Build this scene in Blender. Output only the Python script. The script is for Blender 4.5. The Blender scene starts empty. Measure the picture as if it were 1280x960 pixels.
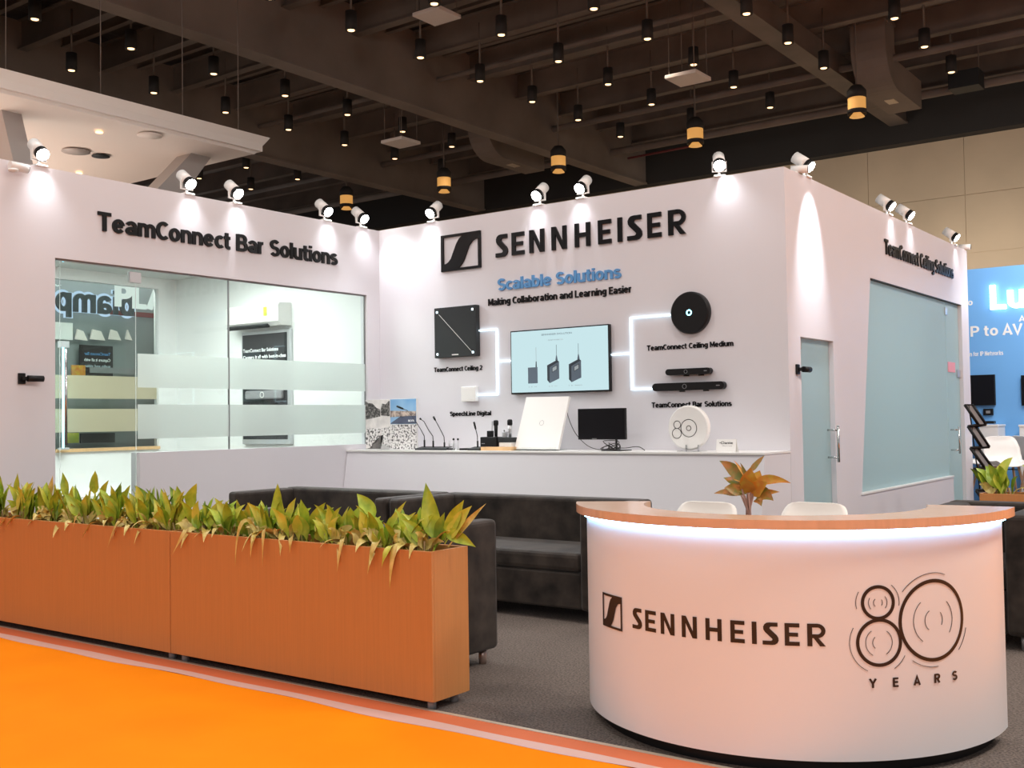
import bpy, bmesh, math, random
from mathutils import Vector, Matrix
random.seed(7)
PI = math.pi
SC = bpy.context.scene
COL = SC.collection

# ------------------------------------------------------------------ camera
F_PX, YAW, PITCH, ROLL, CAM_H = 1344.127, math.radians(36.436), math.radians(1.898), math.radians(-.856), 1.4
_fw = Vector((-math.sin(YAW)*math.cos(PITCH), math.cos(YAW)*math.cos(PITCH), math.sin(PITCH)))
_r0 = Vector((math.cos(YAW), math.sin(YAW), 0)); _u0 = _r0.cross(_fw)
_rt = _r0*math.cos(ROLL)+_u0*math.sin(ROLL); _up = _u0*math.cos(ROLL)-_r0*math.sin(ROLL)
CAMP = Vector((0, 0, CAM_H))
cam = bpy.data.cameras.new('camera'); cam_o = bpy.data.objects.new('camera', cam); COL.objects.link(cam_o)
m4 = Matrix((( _rt.x, _up.x, -_fw.x, 0), (_rt.y, _up.y, -_fw.y, 0), (_rt.z, _up.z, -_fw.z, CAM_H), (0, 0, 0, 1)))
cam_o.matrix_world = m4
cam.sensor_width = 36; cam.lens = F_PX/1280*36; cam.clip_end = 200; cam.clip_start = .05
SC.camera = cam_o

# ------------------------------------------------------------------ light, world, exposure
SC.view_settings.view_transform = 'Standard'; SC.view_settings.look = 'None'
SC.view_settings.gamma = 1; SC.view_settings.use_curve_mapping = False
SC.view_settings.exposure = 0.0
W = bpy.data.worlds.new('hall_air'); SC.world = W; W.use_nodes = True
W.node_tree.nodes['Background'].inputs[0].default_value = (1, .97, .95, 1)
W.node_tree.nodes['Background'].inputs[1].default_value = .24
HALL_W = 72       # each pool of hall downlights
SPOT_W = 60        # each white spotlight on the stand's wall tops

def area_light(name, loc, size, power, color=(1, .94, .88), size_y=None, rot=(0, 0, 0)):
    l = bpy.data.lights.new(name, 'AREA'); l.energy = power; l.color = color; l.size = size
    if size_y: l.shape = 'RECTANGLE'; l.size_y = size_y
    o = bpy.data.objects.new(name, l); o.location = loc; o.rotation_euler = rot; COL.objects.link(o); return o
# pools of ceiling downlights of the hall, at ceiling height over the aisle and the stand
for i, (x, y) in enumerate([(-10, 1), (-5.5, 1), (-1, 1), (-10, -4), (-5, -4), (0, -4), (-7.5, 5), (-3, 5.5)]):
    area_light('hall_light', (x, y, 8.1), 1.4, HALL_W*(2.0 if x == -7.5 else 1), (1, .95, .91))
for i, (x, y) in enumerate([(2, 4), (3.2, 8), (3.2, 12), (3.2, 16)]):   # over the side aisle on the right
    area_light('hall_light', (x, y, 8.1), 1.4, HALL_W*4.6, (1, .90, .82))
# unseen fill lights added across the aisle to brighten the desk front
for (x, y, p, rx, rz) in ((3.5, -6.0, 260, 62, .42), (-6.0, -8.0, 60, 62, .0)):
    area_light('fill_light', (x, y, 5.2), .8, p, (1, .97, .96), 2.5, (math.radians(rx), 0, rz))

# ------------------------------------------------------------------ materials
def new_mat(name):
    m = bpy.data.materials.new(name); m.use_nodes = True
    return m, m.node_tree, m.node_tree.nodes['Principled BSDF']
def mat(name, col, rough=.5, metal=0, spec=.5, emit=None, es=0, noise=None, bump=None, coat=0, sheen=0, trans=0, stretch=None):
    """noise=(scale, amount) varies the base colour; bump=(scale, strength)"""
    m, t, b = new_mat(name)
    b.inputs['Base Color'].default_value = (*col, 1); b.inputs['Roughness'].default_value = rough
    b.inputs['Metallic'].default_value = metal; b.inputs['Specular IOR Level'].default_value = spec
    b.inputs['Coat Weight'].default_value = coat; b.inputs['Sheen Weight'].default_value = sheen
    b.inputs['Transmission Weight'].default_value = trans
    if emit: b.inputs['Emission Color'].default_value = (*emit, 1); b.inputs['Emission Strength'].default_value = es
    if noise or bump:
        tc = t.nodes.new('ShaderNodeTexCoord'); mp = t.nodes.new('ShaderNodeMapping')
        t.links.new(tc.outputs['Object'], mp.inputs[0])
        if stretch: mp.inputs['Scale'].default_value = stretch
    if noise:
        n = t.nodes.new('ShaderNodeTexNoise'); n.inputs['Scale'].default_value = noise[0]; n.inputs['Detail'].default_value = 5
        t.links.new(mp.outputs[0], n.inputs['Vector'])
        r = t.nodes.new('ShaderNodeValToRGB'); a = noise[1]
        r.color_ramp.elements[0].position = .3; r.color_ramp.elements[1].position = .7
        r.color_ramp.elements[0].color = (*[c*(1-a) for c in col], 1); r.color_ramp.elements[1].color = (*[min(1, c*(1+a)) for c in col], 1)
        t.links.new(n.outputs[0], r.inputs[0]); t.links.new(r.outputs[0], b.inputs['Base Color'])
    if bump:
        n = t.nodes.new('ShaderNodeTexNoise'); n.inputs['Scale'].default_value = bump[0]; n.inputs['Detail'].default_value = 4
        t.links.new(mp.outputs[0], n.inputs['Vector'])
        bp = t.nodes.new('ShaderNodeBump'); bp.inputs['Strength'].default_value = bump[1]; bp.inputs['Distance'].default_value = .02
        t.links.new(n.outputs[0], bp.inputs['Height']); t.links.new(bp.outputs[0], b.inputs['Normal'])
    return m
def glow(name, col, strength):
    m, t, b = new_mat(name); t.nodes.remove(b)
    e = t.nodes.new('ShaderNodeEmission'); e.inputs[0].default_value = (*col, 1); e.inputs[1].default_value = strength
    t.links.new(e.outputs[0], t.nodes['Material Output'].inputs[0]); return m
def glass(name, tint=(.9, .97, .94), gloss=.1):
    m, t, b = new_mat(name); t.nodes.remove(b)
    tr = t.nodes.new('ShaderNodeBsdfTransparent'); tr.inputs[0].default_value = (*tint, 1)
    g = t.nodes.new('ShaderNodeBsdfGlossy'); g.inputs['Roughness'].default_value = .02
    fr = t.nodes.new('ShaderNodeFresnel'); fr.inputs[0].default_value = 1.3
    mx = t.nodes.new('ShaderNodeMixShader'); t.links.new(fr.outputs[0], mx.inputs[0])
    t.links.new(tr.outputs[0], mx.inputs[1]); t.links.new(g.outputs[0], mx.inputs[2]); t.links.new(mx.outputs[0], t.nodes['Material Output'].inputs[0]); return m
def frost(name, col, clear, transl):
    """frosted film: a share of clear view, the rest scatters light to both sides"""
    m, t, b = new_mat(name); t.nodes.remove(b)
    tr = t.nodes.new('ShaderNodeBsdfTransparent'); tr.inputs[0].default_value = (*col, 1)
    df = t.nodes.new('ShaderNodeBsdfDiffuse'); df.inputs[0].default_value = (*col, 1)
    tl = t.nodes.new('ShaderNodeBsdfTranslucent'); tl.inputs[0].default_value = (*col, 1)
    gl = t.nodes.new('ShaderNodeBsdfGlossy'); gl.inputs[0].default_value = (1, 1, 1, 1); gl.inputs['Roughness'].default_value = .35
    a = t.nodes.new('ShaderNodeMixShader'); a.inputs[0].default_value = transl; t.links.new(df.outputs[0], a.inputs[1]); t.links.new(tl.outputs[0], a.inputs[2])
    g2 = t.nodes.new('ShaderNodeMixShader'); g2.inputs[0].default_value = .08; t.links.new(a.outputs[0], g2.inputs[1]); t.links.new(gl.outputs[0], g2.inputs[2])
    c = t.nodes.new('ShaderNodeMixShader'); c.inputs[0].default_value = clear; t.links.new(g2.outputs[0], c.inputs[1]); t.links.new(tr.outputs[0], c.inputs[2])
    t.links.new(c.outputs[0], t.nodes['Material Output'].inputs[0]); return m
def leaf_mat(name, c1, c2, sc=14):
    m, t, b = new_mat(name)
    tc = t.nodes.new('ShaderNodeTexCoord'); n = t.nodes.new('ShaderNodeTexNoise'); n.inputs['Scale'].default_value = sc; n.inputs['Detail'].default_value = 3
    t.links.new(tc.outputs['Object'], n.inputs['Vector']); r = t.nodes.new('ShaderNodeValToRGB')
    r.color_ramp.elements[0].position = .38; r.color_ramp.elements[1].position = .64
    r.color_ramp.elements[0].color = (*c1, 1); r.color_ramp.elements[1].color = (*c2, 1)
    t.links.new(n.outputs[0], r.inputs[0]); t.links.new(r.outputs[0], b.inputs['Base Color'])
    b.inputs['Roughness'].default_value = .42; return m

M = {}
M['wall'] = mat('white_laminate', (.72, .705, .745), .42, noise=(1.2, .015))
M['counter'] = mat('white_counter_laminate', (.75, .735, .77), .4)
M['room'] = mat('white_room_paint', (.84, .85, .84), .6)
M['ceilroom'] = mat('room_ceiling_board', (.62, .64, .62), .7)
M['carpet'] = mat('grey_carpet', (.165, .135, .118), .95, spec=.1, noise=(90, .5), bump=(160, .6))
M['orange'] = mat('orange_carpet', (1.0, .27, .003), .9, spec=.1, noise=(2.2, .05), bump=(1.6, .25))
M['rust'] = mat('rust_orange_strip', (.72, .17, .06), .7)
M['tape'] = mat('pale_edge_tape', (.72, .46, .40), .55)
M['alu'] = mat('edge_trim_metal', (.66, .55, .42), .4, metal=.3)
M['wood'] = mat('orange_wood_veneer', (.53, .225, .07), .45, noise=(6, .045), stretch=(22, 22, .5))
M['soil'] = mat('dark_potting_soil', (.05, .03, .018), .95, noise=(40, .4), bump=(60, .6))
M['desk_white'] = mat('white_desk_laminate', (.79, .80, .83), .33)
M['desk_wood'] = mat('light_wood_top', (.70, .44, .29), .22, noise=(5, .06), stretch=(1, 12, 1), coat=.15)
M['ink'] = mat('black_vinyl', (.018, .012, .012), .35)
M['blackacr'] = mat('black_acrylic', (.008, .008, .009), .3, spec=.2)
M['blue'] = mat('blue_acrylic', (.10, .30, .60), .35)
M['velvet'] = mat('dark_brown_velvet', (.034, .026, .021), .6, spec=.2, noise=(7, .65), sheen=.12)
M['black'] = mat('black_plastic', (.009, .009, .010), .42, spec=.25)
M['darkgrey'] = mat('dark_grey_plastic', (.028, .031, .033), .5, spec=.25)
M['grey'] = mat('grey_plastic', (.25, .25, .26), .4)
M['white'] = mat('white_plastic', (.85, .84, .82), .35)
M['slab'] = mat('lit_white_panel', (.96, .94, .91), .4)  # lighter than the white plastic: the spotlight it catches is put into the colour
M['cream'] = mat('cream_shell_plastic', (.90, .86, .80), .35)
M['chrome'] = mat('brushed_steel', (.62, .62, .62), .25, metal=1)
M['silver'] = mat('silver_metal', (.60, .60, .62), .35, metal=.8)
M['copper'] = mat('coppery_fitting', (.62, .38, .22), .35, metal=.6)
M['oak'] = mat('pale_oak', (.72, .45, .22), .5, noise=(8, .1), stretch=(1, 6, 1))
M['legwood'] = mat('beech_leg', (.50, .30, .18), .5)
M['legmetal'] = mat('pinkish_metal_leg', (.55, .42, .37), .3, metal=.7)
M['screenoff'] = mat('dark_screen_glass', (.006, .006, .008), .3, spec=.2)
M['tv'] = glow('lit_cyan_screen', (.62, .84, .88), .95)
M['tvink'] = mat('screen_picture_dark', (.03, .045, .065), .6)
M['tvgrey'] = mat('screen_picture_grey', (.12, .17, .23), .6)
M['tvpale'] = mat('screen_picture_pale', (.45, .55, .60), .6)
M['led'] = glow('white_led', (.72, .90, 1.0), 3.2)
M['leddesk'] = glow('desk_led', (.24, .62, 1.0), 18)
M['ledcyan'] = glow('cyan_led', (.25, .8, 1.0), 7)
M['lens'] = glow('spot_lens', (1.0, .98, .95), 40)
M['dl'] = glow('warm_downlight_lens', (1.0, .60, .30), 3.2)
M['amber'] = mat('amber_reflector', (.55, .32, .12), .4, emit=(1.0, .48, .12), es=.55)
M['glass'] = glass('greenish_clear_glass', (.95, .985, .97))
M['acrylic'] = glass('clear_acrylic', (.96, .97, .97))
M['film'] = frost('frosted_film_stripe', (.90, .955, .94), .30, .6)
M['film2'] = frost('frosted_film_far', (.80, .74, .55), .30, .4)
M['teal'] = frost('teal_frosted_glass', (.61, .76, .785), .02, .6)
M['deck'] = mat('dark_ceiling_deck', (.07, .055, .047), .85, noise=(1.1, .6))
M['steel'] = mat('dark_painted_steel', (.175, .142, .12), .6, noise=(.9, .25))
M['girder'] = mat('girder_board', (.24, .195, .165), .7, noise=(.8, .18))
M['fascia'] = mat('black_fascia', (.03, .027, .025), .7)
M['beige'] = mat('beige_wall_panel', (.62, .49, .345), .7, noise=(.5, .1))
M['canopy'] = mat('canopy_white', (.86, .78, .72), .5)
M['canopycol'] = mat('canopy_column_grey', (.42, .38, .36), .45)
M['bluewall'] = mat('bright_blue_print', (.17, .46, .90), .5)
M['signwhite'] = glow('glowing_letter', (.85, .95, 1.0), 5)
M['signpale'] = glow('glow_white_letter', (.95, 1, .97), .85)  # glow given to plain white letters in place of light falling on them
M['whitepaint'] = mat('white_lettering', (.9, .93, .95), .5)
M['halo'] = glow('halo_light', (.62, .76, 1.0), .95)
M['reflgrey'] = mat('dark_grey_reflection', (.24, .27, .27), .4)  # grey of the stand-in board, lightened for the veil on the glass
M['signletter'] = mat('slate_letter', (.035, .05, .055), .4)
M['red'] = mat('dark_red_pipe', (.18, .03, .03), .5)
M['pink'] = mat('pink_notice', (.78, .35, .42), .6)
M['photo_bw'] = None
M['cable'] = mat('black_cable', (.02, .015, .015), .5)
def photo_mat(name, c1, c2, sc, lo=.45, hi=.55, detail=6):
    m, t, b = new_mat(name)
    tc = t.nodes.new('ShaderNodeTexCoord'); n = t.nodes.new('ShaderNodeTexNoise'); n.inputs['Scale'].default_value = sc; n.inputs['Detail'].default_value = detail
    t.links.new(tc.outputs['Object'], n.inputs['Vector']); r = t.nodes.new('ShaderNodeValToRGB')
    r.color_ramp.elements[0].position = lo; r.color_ramp.elements[1].position = hi
    r.color_ramp.elements[0].color = (*c1, 1); r.color_ramp.elements[1].color = (*c2, 1)
    t.links.new(n.outputs[0], r.inputs[0]); t.links.new(r.outputs[0], b.inputs['Base Color']); b.inputs['Roughness'].default_value = .5; return m
M['ph_crowd'] = photo_mat('crowd_photo_print', (.08, .075, .075), (.90, .87, .86), 44, .40, .52)
M['ph_trees'] = photo_mat('tree_photo_print', (.05, .048, .045), (.30, .28, .27), 40, .45, .62)
M['ph_pale'] = photo_mat('pale_photo_print', (.74, .71, .70), (.92, .88, .86), 9, .4, .6)
M['ph_dark'] = photo_mat('dark_roof_print', (.06, .055, .055), (.17, .16, .15), 14, .4, .6)
M['ph_sky'] = photo_mat('blue_sky_print', (.20, .45, .78), (.42, .66, .88), 3, .35, .7, 2)
M['ph_city'] = photo_mat('town_photo_print', (.20, .15, .14), (.70, .58, .50), 22, .4, .6)
M['ph_navy'] = photo_mat('navy_roof_print', (.06, .075, .13), (.10, .12, .19), 8, .4, .6)
M['leaf_g'] = leaf_mat('green_leaf', (.24, .38, .025), (.48, .57, .05))
M['leaf_y'] = leaf_mat('yellow_green_leaf', (.44, .53, .05), (.64, .60, .09))
M['leaf_d'] = leaf_mat('deep_green_leaf', (.12, .22, .015), (.27, .37, .03))
M['leaf_w'] = leaf_mat('wilted_leaf', (.50, .38, .08), (.72, .58, .20), 20)
M['leaf_o'] = leaf_mat('orange_leaf', (.62, .20, .02), (.62, .36, .04), 22)
M['leaf_m'] = leaf_mat('mottled_green_red_leaf', (.16, .17, .02), (.42, .16, .03), 22)
M['stalk'] = mat('pale_stalk', (.36, .25, .12), .6)
M['stalkp'] = mat('pinkish_stalk', (.42, .22, .16), .6)
M['pot'] = mat('brown_pot', (.16, .08, .05), .5)

# ------------------------------------------------------------------ helpers
def ray(px, py): return _fw+_rt*((px-640)/F_PX)-_up*((py-480)/F_PX)
def on_y(px, py, Y): d = ray(px, py); return CAMP+d*(Y/d.y)
def on_x(px, py, X): d = ray(px, py); return CAMP+d*(X/d.x)
def on_z(px, py, Z): d = ray(px, py); return CAMP+d*((Z-CAM_H)/d.z)

class MB:
    """collects shapes into one mesh"""
    def __init__(s): s.bm = bmesh.new(); s.mi = 0
    def _tag(s, faces):
        for f in faces: f.material_index = s.mi
    def box(s, a, b, bev=0, seg=2):
        a, b = [min(p, q) for p, q in zip(a, b)], [max(p, q) for p, q in zip(a, b)]
        t = bmesh.new(); r = bmesh.ops.create_cube(t, size=1)
        for v in t.verts: v.co = Vector([a[i]+(v.co[i]+.5)*(b[i]-a[i]) for i in range(3)])
        if bev: bmesh.ops.bevel(t, geom=t.edges[:], offset=bev, segments=seg, profile=.5, affect='EDGES')
        s.join(t); return s
    def join(s, t, mtx=None):
        vm = {v: s.bm.verts.new(mtx@v.co if mtx else v.co) for v in t.verts}
        for f in t.faces:
            try: g = s.bm.faces.new([vm[v] for v in f.verts]); g.material_index = s.mi; g.smooth = f.smooth
            except ValueError: pass
        t.free(); return s
    def poly(s, pts):
        try: f = s.bm.faces.new([s.bm.verts.new(Vector(p)) for p in pts]); f.material_index = s.mi
        except ValueError: pass
        return s
    def prism(s, pts, ext):
        """polygon (3D points) swept along ext"""
        e = Vector(ext); A = [s.bm.verts.new(Vector(p)) for p in pts]; B = [s.bm.verts.new(Vector(p)+e) for p in pts]; n = len(pts)
        fs = [s.bm.faces.new(A), s.bm.faces.new(B[::-1])]
        for i in range(n): fs.append(s.bm.faces.new([A[i], B[i], B[(i+1) % n], A[(i+1) % n]]))
        s._tag(fs); return s
    def tube(s, pts, r, n=8, cap=True, smooth=True):
        """round tube along pts; r a number or a list"""
        pts = [Vector(p) for p in pts]; R = r if isinstance(r, (list, tuple)) else [r]*len(pts); rings = []
        up = None
        for i, p in enumerate(pts):
            d = (pts[min(i+1, len(pts)-1)]-pts[max(i-1, 0)]).normalized()
            if up is None: up = Vector((0, 0, 1)) if abs(d.z) < .9 else Vector((1, 0, 0))
            x = d.cross(up).normalized(); up = x.cross(d).normalized()
            rings.append([s.bm.verts.new(p+(x*math.cos(2*PI*k/n)+up*math.sin(2*PI*k/n))*R[i]) for k in range(n)])
        for a, b in zip(rings, rings[1:]):
            for k in range(n):
                f = s.bm.faces.new([a[k], a[(k+1) % n], b[(k+1) % n], b[k]]); f.smooth = smooth; f.material_index = s.mi
        if cap: s._tag([s.bm.faces.new(rings[0][::-1]), s.bm.faces.new(rings[-1])])
        return s
    def lathe(s, prof, c=(0, 0, 0), n=24, smooth=True):
        """prof: list of (r, z) turned about the vertical axis at c"""
        rings = []
        for r, z in prof:
            rings.append([s.bm.verts.new((c[0]+r*math.cos(2*PI*k/n), c[1]+r*math.sin(2*PI*k/n), c[2]+z)) for k in range(n)] if r > 1e-6 else [s.bm.verts.new((c[0], c[1], c[2]+z))])
        for a, b in zip(rings, rings[1:]):
            for k in range(n):
                if len(a) == 1 and len(b) == 1: continue
                q = [a[0], b[(k+1) % n], b[k]] if len(a) == 1 else [a[k], a[(k+1) % n], b[0]] if len(b) == 1 else [a[k], a[(k+1) % n], b[(k+1) % n], b[k]]
                f = s.bm.faces.new(q); f.smooth = smooth; f.material_index = s.mi
        return s
    def grid(s, rows, smooth=True, closed=False):
        V = [[s.bm.verts.new(Vector(p)) for p in r] for r in rows]
        for a, b in zip(V, V[1:]):
            m = len(a)
            for k in range(m if closed else m-1):
                f = s.bm.faces.new([a[k], a[(k+1) % m], b[(k+1) % m], b[k]]); f.smooth = smooth; f.material_index = s.mi
        return s
    def ring(s, c, ax, ay, r0, r1, dn, a0=0, a1=2*PI, n=48):
        """flat annulus (or arc) of thickness dn in the plane ax, ay"""
        c, ax, ay, dn = Vector(c), Vector(ax), Vector(ay), Vector(dn)
        full = abs(a1-a0-2*PI) < 1e-6; k = n if full else n+1
        rows = []
        for i in range(k):
            t = a0+(a1-a0)*i/n; d = ax*math.cos(t)+ay*math.sin(t)
            rows.append([c+d*r0, c+d*r1, c+d*r1+dn, c+d*r0+dn])
        if full: rows.append(rows[0])
        return s.grid(rows, False, True)
    def build(s, name, material, parent=None, origin=None):
        bm = s.bm; bmesh.ops.remove_doubles(bm, verts=bm.verts, dist=1e-6); bmesh.ops.recalc_face_normals(bm, faces=bm.faces)
        if parent is not None and origin is None: o = Vector((0, 0, 0)) if parent.get('_local') else absloc(parent)
        elif origin is not None: o = Vector(origin)
        else:
            xs = [v.co for v in bm.verts]; o = Vector(((min(v.x for v in xs)+max(v.x for v in xs))/2, (min(v.y for v in xs)+max(v.y for v in xs))/2, min(v.z for v in xs)))
        for v in bm.verts: v.co -= o
        me = bpy.data.meshes.new(name); bm.to_mesh(me); bm.free()
        for mm in (material if isinstance(material, (list, tuple)) else [material]): me.materials.append(M[mm])
        ob = bpy.data.objects.new(name, me); COL.objects.link(ob)
        if parent is not None:
            ob.parent = parent
            if origin is not None: ob.location = o-absloc(parent)
        else: ob.location = o
        return ob
def absloc(o):
    p = Vector((0, 0, 0))
    while o is not None: p += o.location; o = o.parent
    return p
def tag(o, label, cat, group=None):
    o['label'] = label; o['category'] = cat
    if group: o['group'] = group
    return o
def thing(name, label, cat, loc=(0, 0, 0), group=None, local=False):
    o = bpy.data.objects.new(name, None); o.empty_display_size = .1; COL.objects.link(o); o.location = loc
    if local: o['_local'] = 1
    return tag(o, label, cat, group)
def struct(name, mb, material):
    o = mb.build(name, material); o['kind'] = 'structure'; return o
def dup(root, label=None, loc=None, rotz=None):
    r = root.copy(); COL.objects.link(r)
    if loc is not None: r.location = loc
    if rotz is not None: r.rotation_euler = (0, 0, rotz)
    if label: r['label'] = label
    for ch in list(root.children):
        c = ch.copy(); COL.objects.link(c); c.parent = r
        for g in ch.children:
            d = g.copy(); COL.objects.link(d); d.parent = c
    return r

# lettering -------------------------------------------------------------
def E_(cx, cy, rx, ry, a0, a1, n=14): return [(cx+rx*math.cos(math.radians(a0+(a1-a0)*i/n)), cy+ry*math.sin(math.radians(a0+(a1-a0)*i/n))) for i in range(n+1)]
_st = [(.08, 0), (.08, 1)]; _xs = [(.08, 0), (.08, .74)]; _arch = E_(.27, .46, .19, .20, 180, 0)+[(.46, 0)]; _bw = E_(.28, .37, .20, .29, 0, 360, 22)
# drawn sans capitals and small letters: centre lines (cap height 1) and advance
STROKE = {
 'T': ([[(0, .92), (.62, .92)], [(.31, .92), (.31, 0)]], .62), 'e': ([E_(.28, .37, .20, .29, 8, 322, 20), [(.10, .385), (.475, .385)]], .56), 'a': ([[(.45, 0), (.45, .46)], E_(.26, .46, .19, .20, 0, 155), E_(.25, .215, .17, .135, 0, 360, 18)], .54),
 'm': ([_xs, E_(.25, .46, .17, .20, 180, 0)+[(.42, 0)], E_(.59, .46, .17, .20, 180, 0)+[(.76, 0)]], .84), 'n': ([_xs, _arch], .54), 'h': ([_st, _arch], .54), 'u': ([[(.08, .74), (.08, .28)]+E_(.27, .28, .19, .20, 180, 360), [(.46, 0), (.46, .74)]], .54),
 'C': ([E_(.35, .5, .27, .42, 48, 312, 22)], .59), 'o': ([_bw], .56), 'c': ([E_(.28, .37, .20, .29, 48, 312, 18)], .45), 't': ([[(.15, .95), (.15, .22)]+E_(.28, .21, .13, .13, 180, 270, 6)+[(.34, .08)], [(0, .66), (.34, .66)]], .36),
 'B': ([_st, [(.08, .92), (.33, .92)]+E_(.33, .72, .19, .20, 90, -90)+[(.08, .52)], [(.33, .52)]+E_(.35, .30, .21, .22, 90, -90)+[(.08, .08)]], .62), 'r': ([_xs, E_(.26, .44, .18, .22, 180, 80, 8)], .38), 'S': ([E_(.30, .715, .21, .205, 30, 270)+E_(.30, .295, .22, .215, 90, -150)[1:]], .58),
 'l': ([_st], .16), 'i': ([_xs, [(.08, .85), (.08, 1)]], .16), 's': ([E_(.235, .52, .155, .14, 30, 270)+E_(.235, .23, .165, .15, 90, -150)[1:]], .45), 'g': ([E_(.26, .40, .18, .26, 0, 360, 20), [(.46, .74), (.46, -.02)]+E_(.27, -.02, .19, .15, 0, -150, 10)], .54),
 'M': ([_st, [(.10, .94), (.38, .25), (.66, .94)], [(.68, 0), (.68, 1)]], .76), 'k': ([_st, [(.10, .26), (.43, .74)], [(.21, .44), (.45, 0)]], .48), 'b': ([_st, _bw], .56), 'd': ([[(.48, 0), (.48, 1)], _bw], .56), 'p': ([[(.08, -.24), (.08, .74)], _bw], .56),
 'L': ([[(.08, 1), (.08, .08), (.50, .08)]], .50), 'D': ([_st, [(.08, .92), (.27, .92)]+E_(.27, .5, .27, .42, 90, -90, 18)+[(.08, .08)]], .63), 'E': ([_st, [(.08, .92), (.50, .92)], [(.08, .52), (.46, .52)], [(.08, .08), (.50, .08)]], .52), '2': ([E_(.27, .70, .19, .22, 165, -40)+[(.09, .08), (.48, .08)]], .52),
 'P': ([_st, [(.08, .92), (.33, .92)]+E_(.33, .69, .20, .23, 90, -90)+[(.08, .46)]], .58), 'A': ([[(.03, 0), (.30, .97), (.57, 0)], [(.13, .27), (.47, .27)]], .62), 'V': ([[(.03, 1), (.30, .04), (.57, 1)]], .62), 'Y': ([[(.02, 1), (.29, .46), (.56, 1)], [(.29, .46), (.29, 0)]], .60),
 'R': ([_st, [(.08, .92), (.33, .92)]+E_(.33, .70, .20, .22, 90, -90)+[(.08, .48)], [(.30, .48), (.53, 0)]], .58), 'I': ([_st], .16), ' ': ([], .22), 'f': ([[(.15, 0), (.15, .78)]+E_(.29, .80, .14, .13, 180, 90, 6), [(0, .66), (.32, .66)]], .32), 'N': ([_st, [(.10, .93), (.52, .07)], [(.54, 0), (.54, 1)]], .62), 'w': ([[(.03, .74), (.19, .05), (.36, .68), (.53, .05), (.69, .74)]], .72)}
def thick(pts, w):
    """one centre line made into a band w wide with mitred bends"""
    n = len(pts); closed = n > 3 and math.hypot(pts[0][0]-pts[-1][0], pts[0][1]-pts[-1][1]) < 1e-6; L, R = [], []
    for i in range(n):
        if closed: a, b = pts[(i-1) % (n-1)], pts[(i+1) % (n-1)] if i < n-1 else pts[1]
        else: a, b = pts[max(0, i-1)], pts[min(n-1, i+1)]
        p = pts[i]; d1 = (p[0]-a[0], p[1]-a[1]); d2 = (b[0]-p[0], b[1]-p[1])
        l1, l2 = math.hypot(*d1), math.hypot(*d2)
        if l1 < 1e-9: d1, l1 = d2, l2
        if l2 < 1e-9: d2, l2 = d1, l1
        n1, n2 = (-d1[1]/l1, d1[0]/l1), (-d2[1]/l2, d2[0]/l2); m = (n1[0]+n2[0], n1[1]+n2[1]); ml = math.hypot(*m) or 1; m = (m[0]/ml, m[1]/ml)
        k = w/2/max(.45, m[0]*n1[0]+m[1]*n1[1]); L.append((p[0]+m[0]*k, p[1]+m[1]*k)); R.append((p[0]-m[0]*k, p[1]-m[1]*k))
    return [[L[i], R[i], R[i+1], L[i+1]] for i in range(n-1)]
def stroke_word(body, w, gap):
    """list of (character, quads) plus the total width; cap height 1"""
    x = 0; out = []
    for ch in body:
        lines, adv = STROKE[ch]
        if lines: out.append((ch, [[(x+q[0], q[1], k) for q in Q] for k, l in enumerate(lines) for Q in thick(l, w)]))
        x += adv+gap
    return out, x-gap
def stroke_text(name, body, origin, right, up, width, cap, depth, material, parent=None, w=.185, gap=.07, mirror=False, standoff=.0012, smap=None, per_letter=None):
    right, up = Vector(right), Vector(up); nrm = right.cross(up); o = Vector(origin); words, tot = stroke_word(body, w, gap); mb = MB(); obs = []
    f = smap or (lambda u, v, d: o+right*u+up*v+nrm*d)
    for ch, quads in words:
        for Q in quads:
            dd = depth+min(.0007, cap*.01)*Q[0][2]; Q = [((q[0]/tot*width if not mirror else width-q[0]/tot*width), q[1]*cap) for q in Q]
            A = [mb.bm.verts.new(f(u, v, standoff)) for u, v in Q]; B = [mb.bm.verts.new(f(u, v, standoff+dd)) for u, v in Q]
            mb.bm.faces.new(A); mb.bm.faces.new(B[::-1])
            for i in range(4): mb.bm.faces.new([A[i], B[i], B[(i+1) % 4], A[(i+1) % 4]])
        if per_letter: obs.append(mb.build(per_letter, material, parent)); mb = MB()
    return obs if per_letter else mb.build(name, material, parent)
def text_bm(body, bold=.0, spacing=1.0):
    """flat letters of the built-in face: bmesh in x, y with the cap height scaled to 1"""
    cu = bpy.data.curves.new('lettering', 'FONT'); cu.body = body; cu.size = 1; cu.offset = bold; cu.space_character = spacing; cu.resolution_u = 4
    ob = bpy.data.objects.new('lettering', cu); COL.objects.link(ob)
    dg = bpy.context.evaluated_depsgraph_get(); dg.update(); me = bpy.data.meshes.new_from_object(ob.evaluated_get(dg))
    bm = bmesh.new(); bm.from_mesh(me); bpy.data.meshes.remove(me); bpy.data.objects.remove(ob); bpy.data.curves.remove(cu)
    return bm
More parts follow.
